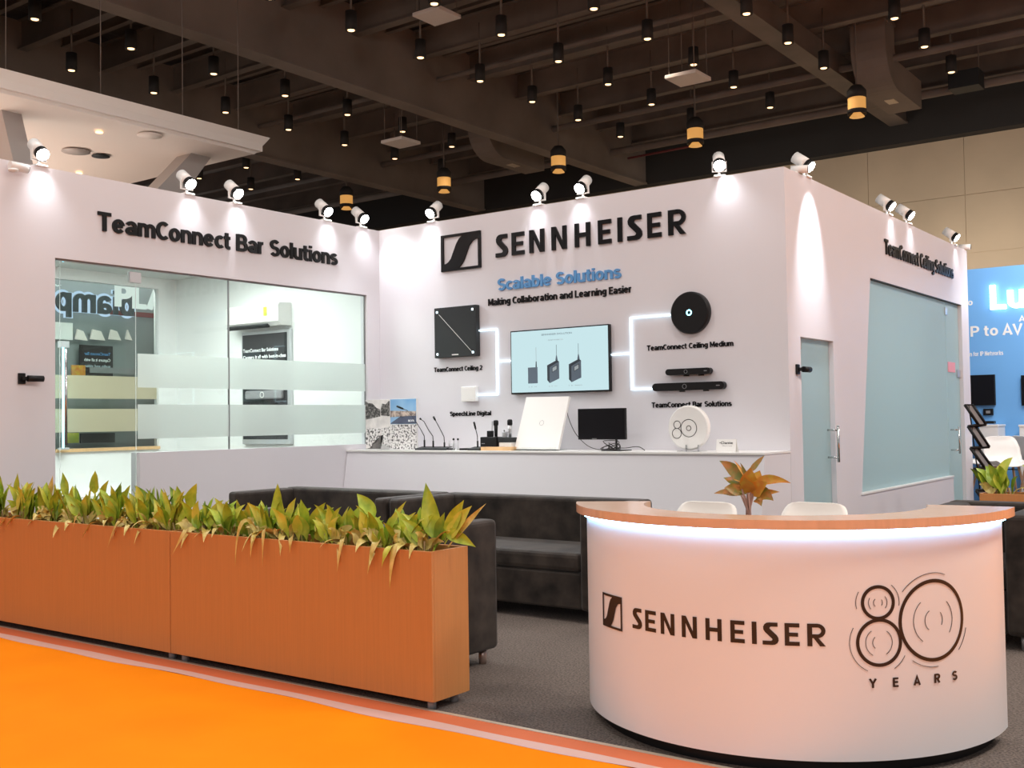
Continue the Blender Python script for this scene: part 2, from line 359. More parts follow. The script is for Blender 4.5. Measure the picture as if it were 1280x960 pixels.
def put_text(name, body, origin, right, up, width, cap, depth, material, parent=None, bold=.02, mirror=False, standoff=0.0, spacing=1.0, smap=None):
    bm = text_bm(body, bold, spacing)
    xs = [v.co.x for v in bm.verts]; x0, x1 = min(xs), max(xs); capu = .729
    right, up = Vector(right), Vector(up); nrm = right.cross(up); o = Vector(origin)
    r = bmesh.ops.extrude_face_region(bm, geom=bm.faces[:])
    top = {g for g in r['geom'] if isinstance(g, bmesh.types.BMVert)}
    for v in bm.verts:
        u = (v.co.x-x0)/(x1-x0)*width
        if mirror: u = width-u
        w = v.co.y/capu*cap; d = standoff+(depth if v in top else 0)
        v.co = smap(u, w, d) if smap else o+right*u+up*w+nrm*d
    mb = MB(); mb.bm.free(); mb.bm = bm
    return mb.build(name, material, parent)
# drawn wide capitals for the company name: lists of polygons, height 1
def bar(x0, y0, x1, y1): return [(x0, y0), (x1, y0), (x1, y1), (x0, y1)]
def arcband(cx, cy, r0, r1, a0, a1, n=10, sx=1):
    out = []
    for i in range(n):
        a, b = a0+(a1-a0)*i/n, a0+(a1-a0)*(i+1)/n
        out.append([(cx+sx*r0*math.cos(a), cy+r0*math.sin(a)), (cx+sx*r1*math.cos(a), cy+r1*math.sin(a)), (cx+sx*r1*math.cos(b), cy+r1*math.sin(b)), (cx+sx*r0*math.cos(b), cy+r0*math.sin(b))])
    return out
_S = [(.60, 1), (.60, .82), (.34, .82), (.29, .79), (.28, .73), (.56, .44), (.62, .33), (.63, .20), (.58, .09), (.49, .02), (.38, 0), (0, 0), (0, .18), (.33, .18), (.38, .21), (.39, .27), (.10, .57), (.04, .67), (.03, .80), (.08, .91), (.16, .98), (.27, 1)]
GLYPH = {'S': ([_S], .66), 'E': ([bar(0, 0, .19, 1), bar(.19, .82, .62, 1), bar(.19, .41, .56, .58), bar(.19, 0, .62, .18)], .65),
         'N': ([bar(0, 0, .19, 1), bar(.55, 0, .74, 1), [(.19, 1), (.21, 1), (.55, .30), (.55, 0), (.53, 0), (.19, .68)]], .78),
         'H': ([bar(0, 0, .19, 1), bar(.55, 0, .74, 1), bar(.19, .41, .55, .59)], .78), 'I': ([bar(0, 0, .2, 1)], .22),
         'R': ([bar(0, 0, .19, 1), bar(.19, .83, .40, 1), bar(.19, .36, .40, .53), [(.24, .36), (.43, .36), (.70, 0), (.48, 0)]]+arcband(.38, .68, .155, .32, -PI/2, PI/2), .72)}
NAME_X = [('S', .036, .728), ('E', .923, 1.618), ('N', 1.877, 2.689), ('N', 3.042, 3.846), ('H', 4.229, 5.024), ('E', 5.379, 6.036), ('I', 6.32, 6.548), ('S', 6.775, 7.488), ('E', 7.711, 8.363), ('R', 8.651, 9.44)]
def name_letters(smap, H, depth, material, parent, part='letter'):
    """smap(u, v, d): metres along, up, out of the surface"""
    for ch, a, b in NAME_X:
        polys, wd = GLYPH[ch]; mb = MB()
        for P in polys:
            Q = [(a*H+(p[0]/wd)*(b-a)*H, p[1]*H) for p in P]
            A = [mb.bm.verts.new(smap(u, v, 0)) for u, v in Q]; B = [mb.bm.verts.new(smap(u, v, depth)) for u, v in Q]; n = len(Q)
            mb.bm.faces.new(A); mb.bm.faces.new(B[::-1])
            for i in range(n): mb.bm.faces.new([A[i], B[i], B[(i+1) % n], A[(i+1) % n]])
        for f in mb.bm.faces: f.material_index = 0
        mb.build(part, material, parent)
LC = [(.56, .925), (.47, .86), (.40, .735), (.32, .52), (.255, .335), (.19, .25), (.13, .21), (.065, .20)]
RC = [(.94, .80), (.86, .785), (.80, .75), (.715, .635), (.655, .467), (.585, .27), (.52, .15), (.44, .075)]
def emblem(smap, Wd, H, depth):
    """square frame crossed by an S-shaped band"""
    mb = MB(); b = .06
    P = [bar(0, 0, b, 1), bar(1-b, 0, 1, 1), bar(b, 1-b*1.1, 1-b, 1), bar(b, 0, 1-b, b*1.1)]
    L = [(.56, .94)]+LC[1:]; R = RC[:-1]+[(.44, .06)]
    L2 = [(b, .2)]; R0 = [(.94, .94)]
    for i in range(len(L)-1): P.append([L[i], R[i], R[i+1], L[i+1]])
    P.append([(.56, .94), (.94, .94), (.94, .80)]); P.append([(.065, .20), (.44, .06), (.06, .06)])
    P2 = []
    for Q in P:
        us = [q[0] for q in Q]
        if len(Q) == 4 and max(us)-min(us) > .5 and Q[0][1] == Q[1][1]:
            P2 += [bar(Q[0][0]+(Q[1][0]-Q[0][0])*k/8, Q[0][1], Q[0][0]+(Q[1][0]-Q[0][0])*(k+1)/8, Q[2][1]) for k in range(8)]
        else: P2.append(Q)
    for Q in P2:
        A = [mb.bm.verts.new(smap(u*Wd, v*H, 0)) for u, v in Q]; B = [mb.bm.verts.new(smap(u*Wd, v*H, depth)) for u, v in Q]; n = len(Q)
        mb.bm.faces.new(A); mb.bm.faces.new(B[::-1])
        for i in range(n): mb.bm.faces.new([A[i], B[i], B[(i+1) % n], A[(i+1) % n]])
    return mb
def flat(o, right, up):
    o, right, up = Vector(o), Vector(right), Vector(up); n = right.cross(up)
    return lambda u, v, d: o+right*u+up*v+n*d
XR, YR, ZU = (1, 0, 0), (0, 1, 0), (0, 0, 1)

# ================================================================== THE SETTING
D, XL, XRW, HW = 9.035, -8.548, -3.648, 3.6
FAR = 27.0
struct('floor', MB().box((-32, 3.975, -.1), (12, FAR+.3, -.001)), 'carpet')
struct('floor_aisle', MB().box((-32, -12, -.1), (12, 3.765, .003)), 'orange')
struct('floor_side', MB().box((-.3, 4.0, -.1), (12, 18, .003)), 'orange')
struct('trim_1', MB().box((-32, 3.955, -.1), (12, 3.98, .006)), 'alu')
struct('trim_2', MB().box((-32, 3.83, -.1), (12, 3.955, .004)), 'rust')
mb = MB(); rows = []
x = -12
while x < 5:
    rows.append([(x, 3.752+.014*math.sin(x*2.3)+.01*math.sin(x*5.9+1), .0045), (x, 3.832+.004*math.sin(x*7), .0045)]); x += .1
mb.grid(rows, False); struct('trim_3', mb, 'tape')

# walls of the stand
mb = MB(); T = .10
mb.box((XL-T, 3.98, 0), (XL, 5.042, HW)); mb.box((XL-T, 5.042, 2.84), (XL, 8.826, HW)); mb.box((XL-T, 8.826, 0), (XL, D, HW))
struct('wall_left', mb, 'wall')
mb = MB(); mb.box((XL-T-.02, 5.855, 0), (XL+.012, 8.826, 1.15)); struct('wall_sill', mb, 'wall')
struct('wall_back', MB().box((-12.4, D, 0), (XRW, D+T, HW)), 'wall')
mb = MB(); X0, X1 = XRW-T, XRW
mb.box((X0, D+T, 0), (X1, 9.326, HW)); mb.box((X0, 9.326, 2.108), (X1, 10.163, HW))
mb.box((X0, 10.163, 0), (X1, 14.39, .595)); mb.prism([(X0, 10.163, .595), (X0, 10.88, .595), (X0, 11.31, 2.835), (X0, 10.163, 2.835)], (T, 0, 0))
mb.box((X0, 10.163, 2.835), (X1, 15.385, HW)); mb.box((X0, 15.02, 0), (X1, 15.385, 2.835))
struct('wall_right', mb, 'wall')
# meeting room on the left
mb = MB(); RX = -12.3
mb.box((RX-.1, 4.1, 0), (RX, 7.25, 3.45)); mb.box((RX-.1, 7.25, 0), (RX, 8.73, 1.11)); mb.box((RX-.1, 7.25, 3.22), (RX, 8.73, 3.45)); mb.box((RX-.1, 8.73, 0), (RX, D, 3.45))
struct('wall_room', mb, 'room')
struct('wall_front', MB().box((RX, 4.0, 0), (XL-T, 4.1, 3.45)), 'room')
struct('ceiling_room', MB().box((RX-.1, 4.0, 3.36), (XL-T, D, 3.46)), 'ceilroom')
struct('floor_room', MB().box((RX, 4.1, 0), (XL-T, D, .03)), 'carpet')
struct('wall_lining', MB().box((RX, D-.012, 0), (XL-T, D, 3.36)), 'room')
area_light('room_light', (-10.2, 6.9, 3.34), 1.6, 150, (.95, 1, .97), 2.6)
area_light('room_light', (-5.6, 12.3, 3.3), 1.2, 75, (.95, 1, 1), 3)
area_light('fill_light', (-2.6, 15.6, 4.4), .4, 70, (1, .97, .95), 2.2, (math.radians(50), 0, 0))  # unseen fill added to brighten the blue wall
for x in (-12, -6, 0): area_light('hall_light', (x, 22.5, 4.2), .5, 130, (1, .9, .78), 1, (math.radians(62), 0, 0))   # unseen washers added to brighten the far hall wall
area_light('board_fill_light', (-12.75, 8.1, 3.9), .3, 45, (.95, .98, 1), 2.6)  # unseen fill added above the stand-in board to brighten it
area_light('canopy_fill_light', (-17, 5, 2.6), 4, 420, (1, .84, .72), 8, (PI, 0, 0))  # unseen fill pointing up, added to brighten the canopy underside
# room behind the teal glass
struct('wall_inner', MB().box((-7.6, D+T, 0), (-7.5, 15.385, 3.5)), 'room')
struct('wall_end', MB().box((-7.5, 15.285, 0), (X0, 15.385, HW)), 'wall')

# left glass front: clear door and two fixed panes with frosted stripes
def pane(name, Y0, Y1, z0, z1, stripes=()):
    g = MB().box((XL-.045, Y0, z0), (XL-.035, Y1, z1)).build(name, 'glass'); g['kind'] = 'structure'
    for a, b in stripes:
        MB().box((XL-.034, Y0+.004, a), (XL-.0325, Y1-.004, b)).build('frosted_stripe', 'film', g)
    return g
ST = [(1.745, 2.055), (1.275, 1.59)]
w1 = pane('window_1', 5.862, 6.9, 1.15, 2.84, ST)
w2 = pane('window_2', 6.908, 8.822, 1.15, 2.84, ST)
d1 = pane('door_1', 5.115, 5.852, .02, 2.82)
MB().box((XL-.06, 5.78, 2.70), (XL-.02, 5.90, 2.80), .004).build('patch_fitting', 'silver', d1)
MB().tube([(XL, 5.14, 1.24), (XL, 5.14, 2.06)], .012).build('pull_handle', 'chrome', d1)
w3 = pane('window_3', 5.046, 5.108, .02, 2.84)
for Yj in (6.904, 8.824): struct('trim_4', MB().box((XL-.05, Yj-.004, 1.15), (XL-.03, Yj+.004, 2.84)), 'grey')
struct('trim_5', MB().box((XL-.05, 5.046, 2.825), (XL-.025, 8.826, 2.84)), 'grey')
# far dark window of the room
wd = MB().box((RX-.06, 7.25, 1.11), (RX-.05, 8.73, 3.22)).build('window_4', 'glass'); wd['kind'] = 'structure'
for a, b in ((1.745, 2.035), (1.325, 1.615)): MB().box((RX-.049, 7.25, a), (RX-.047, 8.73, b)).build('frosted_stripe', 'film2', wd)
mb = MB(); mb.box((RX-.1, 7.25, 1.08), (RX+.03, 8.73, 1.12)); struct('trim_6', mb, 'oak')

# right side: teal door, trapezoid window, teal glass door
d2 = MB().box((XRW-.06, 9.332, .01), (XRW-.048, 10.157, 2.1)).build('door_2', 'teal'); d2['kind'] = 'structure'
MB().box((XRW-.07, 9.332, 2.0), (XRW-.035, 9.43, 2.1), .003).build('patch_fitting', 'copper', d2)
def pull(Y, z0, z1, par):
    m = MB(); m.tube([(XRW+.055, Y, z0), (XRW+.055, Y, z1)], .012, 10)
    for z in (z0+.045, z1-.045): m.tube([(XRW-.05, Y, z), (XRW+.055, Y, z)], .009, 8)
    m.build('pull_handle', 'chrome', par)
pull(10.08, .95, 1.30, d2)
w5 = MB().prism([(XRW-.06, 10.88, .595), (XRW-.06, 14.38, .595), (XRW-.06, 14.38, 2.835), (XRW-.06, 11.31, 2.835)], (.012, 0, 0)).build('window_5', 'teal'); w5['kind'] = 'structure'
d3 = MB().box((XRW-.06, 14.4, .01), (XRW-.048, 15.015, 2.83)).build('door_3', 'teal'); d3['kind'] = 'structure'
pull(14.5, .88, 1.23, d3)
MB().box((XRW-.065, 14.36, 2.66), (XRW-.035, 14.46, 2.76), .003).build('patch_fitting', 'silver', d3)
m = MB().box((XRW-.047, 14.86, 1.87), (XRW-.03, 15.06, 1.97), .003); m.build('lock_plate', 'silver', d3)
struct('trim_7', MB().box((XRW-.07, 10.85, .585), (XRW+.012, 14.39, .603)), 'white')
struct('trim_8', MB().box((XRW-.05, 11.30, 2.827), (XRW-.002, 15.02, 2.837)), 'darkgrey')
nt = MB().box((XRW-.046, 14.44, 1.93), (XRW-.04, 14.78, 2.06)).build('notice_sheet', 'pink'); tag(nt, 'pink notice sheet stuck on the far teal glass door', 'notice')

# hall shell ------------------------------------------------------------
mb = MB(); zz = [1.0, 2.4, 3.8, 5.2, 6.6, 8.0]
xx = [-34+2.3*i for i in range(21)]
rng = random.Random(3)
for j in range(len(zz)-1):
    for i in range(len(xx)-1):
        o = rng.uniform(0, .012); mb.box((xx[i]+.006, FAR+o, zz[j]+.006), (xx[i+1]-.006, FAR+.1, zz[j+1]-.006))
mb.box((-34, FAR+.03, 0), (12, FAR+.2, 8.0)); struct('wall_hall', mb, 'beige')
struct('beam_fascia', MB().box((-34, FAR-.35, 8.0), (12, FAR+.2, 9.6)), 'fascia')
# ceiling deck with corrugation
mb = MB(); rows = []; x = -34
mb.grid([[(-34+.23*i, -6, 9.75+(.05 if (i//2) % 2 else 0)), (-34+.23*i, FAR, 9.75+(.05 if (i//2) % 2 else 0))] for i in range(200)], False)
struct('ceiling', mb, 'deck')
def ibeam(mb, a, b, h, w, axis):
    """I-section from a to b (a, b: bottom centre)"""
    t = .025
    for z0, z1, ww in ((0, t, w), (t, h-t, .025), (h-t, h, w)):
        if axis == 'x': mb.box((a[0], a[1]-ww/2, a[2]+z0), (b[0], a[1]+ww/2, a[2]+z1))
        else: mb.box((a[0]-ww/2, a[1], a[2]+z0), (a[0]+ww/2, b[1], a[2]+z1))
# wide boxed girders running away from the camera
for k, gx in enumerate((-14.95, -20.75)):
    mb = MB(); mb.box((gx-.22, -6, 8.06), (gx+.1, FAR-.3, 9.6)); mb.box((gx-.26, -6, 8.0), (gx+.14, FAR-.3, 8.05)); struct('beam_girder', mb, 'girder')
mb = MB(); mb.box((-7.98, -6, 8.5), (-7.62, FAR-.3, 8.95)); mb.box((-8.02, -6, 8.46), (-7.58, FAR-.3, 8.5)); struct('beam_girder', mb, 'steel')
for i in range(12):
    y = 7.3+1.81*i+.55
    mb = MB(); ibeam(mb, (-34, y, 9.0), (12, y, 9.0), .6, .2, 'x')
    struct('beam_joist', mb, 'steel')
    mb = MB(); ibeam(mb, (-34, y+.9, 9.3), (12, y+.9, 9.3), .3, .12, 'x')
    for q in range(22):   # short bridging angles to the neighbouring joist
        x = -30+1.87*q+.6
        mb.prism([(x, y+.02, 9.05), (x+.06, y+.02, 9.05), (x+.06, y+.88, 9.45), (x, y+.88, 9.45)], (0, 0, .05))
    struct('beam_purlin', mb, 'steel')

# ================================================================== FURNITURE: RECEPTION DESK
CX, CY = -2.02, 4.926
def dk(a, r, z): return Vector((CX+r*math.cos(a), CY+r*math.sin(a), z))
desk = thing('reception_desk', 'white curved reception desk with light wood top and glowing strip, in the right foreground', 'desk', (CX, CY, 0))
A0, A1 = math.radians(-151), math.radians(4)
def arcwall(r0, r1, z0, z1, a0, a1, n=90, r0f=None):
    mb = MB(); rows = []
    for i in range(n+1):
        a = a0+(a1-a0)*i/n; q = r0f(a) if r0f else r0
        rows.append([dk(a, q, z0), dk(a, r1, z0), dk(a, r1, z1), dk(a, q, z1)])
    mb.grid(rows, True, True); mb.poly(rows[0]); mb.poly(rows[-1][::-1])
    for f in mb.bm.faces: f.smooth = False
    return mb
def smooth_side(ob):
    for p in ob.data.polygons: p.use_smooth = abs(p.normal.z) < .5
    ob.data.set_sharp_from_angle(angle=.6)
    return ob
smooth_side(arcwall(.90, .95, .055, .945, A0, A1).build('front_panel', 'desk_white', desk))
smooth_side(arcwall(.84, .90, 0, .06, A0+.03, A1-.03).build('plinth', 'black', desk))
def inner_r(a):
    t = (a-A0)/(A1-A0); return .64+.15*math.sin(PI*min(1, max(0, t)))**.8
smooth_side(arcwall(.7, 1.0, .955, .993, math.radians(-152), math.radians(5), r0f=inner_r).build('counter_top', 'desk_wood', desk))
smooth_side(arcwall(.952, .966, .938, .954, A0+.005, A1-.005).build('light_strip', 'leddesk', desk))
smooth_side(arcwall(.55, .90, .70, .725, A0+.05, A1-.05).build('work_shelf', 'desk_white', desk))
for a in (-140, -75, -8): MB().lathe([(.03, 0), (.03, .06)], dk(math.radians(a), .80, 0), 12).build('foot', 'grey', desk)
# lettering on the curved front: u metres along the arc from angle a0, v up
def wrap(a0, z0, up=0): return lambda u, v, d: dk(a0+u/.951, .9525+d, z0+v)
def px_on_desk(px, py):
    d = ray(px, py); a = d.x**2+d.y**2; b = 2*(-CX*d.x-CY*d.y); c = CX*CX+CY*CY-.951**2
    t = (-b-math.sqrt(b*b-4*a*c))/(2*a); P = CAMP+d*t
    return math.atan2(P.y-CY, P.x-CX), P.z
el, ez0 = px_on_desk(754.5, 781); er, ez1 = px_on_desk(777.5, 749)
_, ezt = px_on_desk(754.5, 740)
em = emblem(wrap(el, ez0), (er-el)*.951, ezt-ez0, .0015); em.build('emblem', 'ink', desk)
nl, nz = px_on_desk(791, 787); nr, nz2 = px_on_desk(1033, 808); _, ntop = px_on_desk(1012, 779.5)
Hn = ntop-nz2; un = (nr-nl)*.951
sx = un/(9.404*Hn)
name_letters(lambda u, v, d: dk(nl+(u-.036*Hn)*sx/.951, .951+d, nz2+v), Hn, .0015, 'ink', desk, 'logo_letter')
yl, yz = px_on_desk(1087, 860); yr, _ = px_on_desk(1196, 852); _, yt = px_on_desk(1087, 848.5)
stroke_text('years_lettering', 'Y     E     A     R     S', (0, 0, 0), XR, ZU, (yr-yl)*.951, yt-yz, .0015, 'ink', desk, .19, per_letter='years_letter', smap=lambda u, v, d: dk(yl+u/.951, .951+d, yz+v))
# the two-loop figure eight and the big ring, with thin ripple arcs
def desk_ring(cx, cy, rx, w, arcs, nm):
    """ring centred at a pixel with the pixel radius rx across"""
    a, z = px_on_desk(cx, cy); al, _ = px_on_desk(cx-rx, cy); ar, _ = px_on_desk(cx+rx, cy); r = (ar-al)*.951/2
    _, zt = px_on_desk(cx, cy-rx); 
    return a, z, r
def ring_on_desk(px, py, top, bot, lw, left, right):
    a0, zc = px_on_desk(px, py); _, z1 = px_on_desk(px, top); _, z0 = px_on_desk(px, bot)
    al, _ = px_on_desk(left, py); ar, _ = px_on_desk(right, py)
    return (al+ar)/2, (z0+z1)/2, (ar-al)*.951/2, (z1-z0)/2, lw
def arc_bm(mb, ac, zc, ru, rv, w, t0, t1, n):
    rows = []
    for i in range(n+1):
        t = t0+(t1-t0)*i/n
        def P(k, d): return dk(ac+(ru+k)*math.cos(t)/.951, .951+d, zc+(rv+k)*math.sin(t))
        rows.append([P(-w/2, 0), P(w/2, 0), P(w/2, .0015), P(-w/2, .0015)])
    mb.grid(rows, False, True)
RG = [ring_on_desk(1097, 753.5, 733.5, 773, .013, 1078, 1116.5), ring_on_desk(1098.5, 802.5, 775, 831.5, .013, 1072, 1125.5), ring_on_desk(1164, 775, 726, 825, .014, 1125, 1202.5)]
for (ac, zc, ru, rv, lw) in RG:
    mb = MB(); arc_bm(mb, ac, zc, ru, rv, lw, 0, 2*PI, 72); mb.build('number_ring', 'ink', desk)
mb = MB()
R_ = math.radians
for k, fr, t0, t1 in [(0, .62, 150, 220), (0, .58, -40, 40), (0, .30, 130, 230), (0, .28, -40, 40), (0, 1.42, 150, 195), (0, 1.40, -10, 50), (1, .64, 125, 240), (1, .60, -60, 55), (1, .32, 130, 230), (1, 1.36, 150, 245), (1, 1.36, -60, -28),
                      (2, .62, 130, 235), (2, .62, -35, 45), (2, .28, 120, 235), (2, .28, -30, 40), (2, 1.20, 70, 140), (2, 1.18, -45, -15), (2, 1.18, -125, -85)]:
    ac, zc, ru, rv, lw = RG[k]; arc_bm(mb, ac, zc, ru*fr, rv*fr, .002, R_(t0), R_(t1), 24)
mb.build('ripple_lines', 'ink', desk)

# ------------------------------------------------------------------ back counter
ctr = MB().prism([(XL+.016, 8.30, 0), (XL+.016, 8.48, 1.085), (XL+.016, D-.002, 1.085), (XL+.016, D-.002, 0)], (XRW-XL-.018, 0, 0)).build('display_counter', 'counter')
MB().box((XL+.016, 8.462, 1.075), (XRW+.004, D-.002, 1.092)).build('counter_top', 'white', ctr, (-6, 8.7, 1.08))
tag(ctr, 'long white display counter along the back wall under the screen', 'counter')

# ------------------------------------------------------------------ planters
def planter(x0, x1, y0, y1, label, z0=.05, z1=.769, name='planter_box'):
    t = thing(name, label, 'planter', ((x0+x1)/2, (y0+y1)/2, 0)); mb = MB(); w = .018
    mb.box((x0, y0, z0), (x1, y0+w, z1), .0015, 1); mb.box((x0, y1-w, z0), (x1, y1, z1), .0015, 1); mb.box((x0, y0+w, z0), (x0+w, y1-w, z1)); mb.box((x1-w, y0+w, z0), (x1, y1-w, z1))
    mb.box((x0+w, y0+w, z0), (x1-w, y1-w, z0+.02)); mb.build('box_panel', 'wood', t)
    MB().grid([[(x0+w+(x1-x0-2*w)*i/20, y0+w+(y1-y0-2*w)*j/5, z1-.05+.015*math.sin(i*2.1+j*1.7)) for j in range(6)] for i in range(21)]).build('soil', 'soil', t)
    for fx in (x0+.06, x1-.06):
        for fy in (y0+.06, y1-.05): MB().lathe([(.0, 0), (.022, 0), (.022, z0), (0, z0)], (fx, fy, 0), 12).build('foot', 'grey', t)
    return t
planter(-5.452, -3.41, 3.945, 4.225, 'long wood veneer planter box at the carpet edge beside the reception desk')
planter(-8.25, -5.458, 3.945, 4.225, 'long wood veneer planter box at the left edge of the photo')
planter(-2.08, -.1, 8.95, 9.23, 'wood planter box behind the armchair at far right')

# ------------------------------------------------------------------ sofas
def sofa(x0, x1, y0, y1, facing, label, name='sofa', cat='sofa', arm=.13, back=.16, leg='legmetal', h=.80):
    """facing: -1 the seat opens towards -y, +1 towards +y"""
    t = thing(name, label, cat, ((x0+x1)/2, (y0+y1)/2, 0))
    lo, hi = (y0, y1) if facing < 0 else (y1, y0); s = 1 if facing < 0 else -1
    MB().box((x0+arm, lo+s*.02, .09), (x1-arm, hi-s*back, .34), .015).build('base', 'velvet', t)
    MB().box((x0+arm+.004, lo+s*.01, .342), (x1-arm-.004, hi-s*back, .475), .035, 3).build('seat_cushion', 'velvet', t)
    MB().box((x0+.002, hi-s*back, .085), (x1-.002, hi, h), .03, 3).build('backrest', 'velvet', t)
    for a, b in ((x0, x0+arm), (x1-arm, x1)): MB().box((a, lo, .085), (b, hi-s*back*.9, h-.003), .03, 3).build('armrest', 'velvet', t)
    for x in (x0+.07, x1-.07):
        for y in (y0+.07, y1-.07): MB().lathe([(0, 0), (.022, 0), (.026, .088), (0, .088)], (x, y, 0), 14).build('leg', leg, t)
    return t
sofa(-5.80, -3.90, 6.2, 7.02, -1, 'dark brown velvet sofa with its seat in view, left of the reception desk')
sofa(-7.74, -5.83, 6.2, 7.02, -1, 'dark velvet sofa standing further left behind the plants, by the low white wall')
sofa(-5.75, -3.79, 4.27, 4.975, 1, 'dark velvet sofa with its black end right behind the wooden planter', h=.83)
sofa(-2.0, -1.30, 6.83, 7.85, -1, 'dark velvet armchair partly hidden at the right end of the reception desk', 'armchair', 'armchair', arm=.16, leg='silver')

# ------------------------------------------------------------------ shell chairs
def shell_chair(loc, rotz, label, seat_h=.45, group=None, backw=.235, matk='cream', hb=.38):
    t = thing('shell_chair', label, 'chair', loc, group, True); t.rotation_euler = (0, 0, rotz)
    # profile from front lip of the seat to the top of the back; y forward is -y
    prof = [(-.23, -.015, .19), (-.20, .0, .21), (-.10, -.012, .225), (.02, -.015, .23), (.12, .0, .235), (.185, .05, .24), (.215, .13, .245), (.235, .22, backw+.005), (.25, .30, backw-.015), (.256, hb-.065, backw-.018), (.259, hb-.04, backw-.028), (.261, hb-.02, backw-.045), (.262, hb-.007, backw-.072), (.262, hb, backw-.12)]
    mb = MB(); rows = []
    for (y, z, w) in prof:
        row = []
        for k in range(13):
            u = -1+2*k/12; curl = abs(u)**3
            row.append((u*w, y-curl*.05*((1 if z < hb-.12 else max(0, (hb-.02-z)/.10)) if z > .04 else .2), seat_h+z+curl*(.07 if z < .06 else .0)))
        rows.append(row)
    back = [[(p[0], p[1]+.012, p[2]-.004) for p in r] for r in rows]
    mb.grid(rows); mb.grid([r[::-1] for r in back])
    for a, b in ((rows[0], back[0]), (rows[-1], back[-1]), ([r[0] for r in rows], [r[0] for r in back]), ([r[-1] for r in rows], [r[-1] for r in back])): mb.grid([a, b])
    mb.build('shell', matk, t)
    for sx in (-1, 1):
        for sy in (-1, 1): MB().tube([(sx*.11, .0+sy*.10, seat_h-.02), (sx*.22, sy*.21, 0)], [.017, .011], 10).build('leg', 'legwood', t)
    m = MB(); m.tube([(-.12, -.11, seat_h-.06), (.12, .11, seat_h-.06)], .006, 6); m.tube([(.12, -.11, seat_h-.06), (-.12, .11, seat_h-.06)], .006, 6); m.build('leg_brace', 'black', t)
    return t
p = on_z(884, 627, .83); shell_chair((p.x, p.y-.25, 0), 0, 'cream shell chair behind the desk, left of the desk plant')
p = on_z(1019, 628, .83); shell_chair((p.x, p.y-.25, 0), 0, 'cream shell chair behind the desk, right of the desk plant')

# ================================================================== PLANTS
def bez(a, b, c, t): return a*(1-t)**2+b*2*t*(1-t)+c*t*t
def leaf(mb, a, c, ctrl, width, mi, fold=.35, n=9, tw=0, pet=.12, nv=None):
    a, b, c = Vector(a), Vector(ctrl), Vector(c); mb.mi = mi; rows = []
    prev = None; ph = random.random()*6
    for i in range(n+1):
        t = i/n; p = bez(a, b, c, t); d = (bez(a, b, c, min(1, t+.02))-bez(a, b, c, max(0, t-.02))).normalized()
        side = d.cross(Vector(nv) if nv else Vector((0, 0, 1)))
        if side.length < .12: side = prev or Vector((1, 0, 0))
        side.normalize()
        if prev and side.dot(prev) < 0: side = -side
        prev = side.copy()
        side = Matrix.Rotation(tw, 3, d)@side; nrm = side.cross(d)
        tt = max(0, (t-pet)/(1-pet)); w = width*(1.12*math.sin(PI*tt**.72)**.85*(1-tt)**.22 if 0 < tt < 1 else 0)+.004*(1-t)
        wv = w*.10*math.sin(t*13+ph)
        rows.append([p-side*w+nrm*(fold*w+wv), p-side*w*.5+nrm*fold*w*.35, p, p+side*w*.5+nrm*fold*w*.35, p+side*w+nrm*(fold*w-wv)])
    mb.grid(rows)
def random_plant(cx, cy, z, label, group, n=13, spread=.16, hgt=.24, front=-1, wilt=4, hero=(), seed=0, name='leafy_plant', width=.036):
    random.seed(seed*31+5)
    t = thing(name, label, 'plant', (cx, cy, z), group); mb = MB(); ws = MB(); st = MB()
    for i in range(n):
        a = random.uniform(0, 2*PI); base = Vector((cx+random.uniform(-.09, .09), cy+random.uniform(-.05, .05), z))
        r = spread*random.uniform(.35, 1.1); h = hgt*random.uniform(.55, 1.1)
        tip = base+Vector((math.cos(a)*r, math.sin(a)*r*.62, h)); ctrl = base+Vector((math.cos(a)*r*.25, math.sin(a)*r*.2, h*.75))
        mi = random.choice([0, 0, 0, 1, 1, 2]); leaf(mb, base, tip, ctrl, random.uniform(.7, 1.15)*width, mi, tw=random.uniform(-.5, .5), pet=.2, nv=(random.uniform(-.8, .8), -1, random.uniform(-.1, 1.1)))
    for i in range(n//2):
        a = random.uniform(0, 2*PI); base = Vector((cx+random.uniform(-.10, .10), cy+random.uniform(-.06, .06), z)); tip = base+Vector((math.cos(a)*.14, math.sin(a)*.08, random.uniform(.06, .13)))
        leaf(ws, base, tip, (base+tip)/2+Vector((0, 0, .06)), random.uniform(.018, .03), 0, tw=random.uniform(-.6, .6), nv=(random.uniform(-.8, .8), -1, random.uniform(.2, 1.5)))
    for i in range(wilt):
        base = Vector((cx+random.uniform(-.14, .14), cy+random.uniform(-.08, .0), z+.01)); x = base.x+random.uniform(-.1, .1)
        tip = Vector((x, cy-.135-random.uniform(.02, .06), z-random.uniform(-.04, .08)))
        leaf(ws, base, tip, Vector(((base.x+x)/2, cy-.12, z+random.uniform(.07, .13))), random.uniform(.016, .026), 0, tw=random.uniform(-.4, .4))
    for hbase, htip, hctrl, hw, hm in hero:
        (ws if hm == 3 else mb) and leaf(ws if hm == 3 else mb, hbase, htip, hctrl, hw, 0 if hm == 3 else hm, tw=.15, nv=(random.uniform(-.3, .3), -1, .35))
    for i in range(7):
        b = Vector((cx+random.uniform(-.08, .08), cy+random.uniform(-.05, .05), z-.02)); st.tube([b, b+Vector((random.uniform(-.03, .03), random.uniform(-.03, .03), .09))], .005, 6)
    mb.build('foliage', ['leaf_g', 'leaf_y', 'leaf_d'], t); ws.build('wilted_leaves', 'leaf_w', t); st.build('stalks', 'stalk', t)
    return t
YP, ZS = 4.085, .735
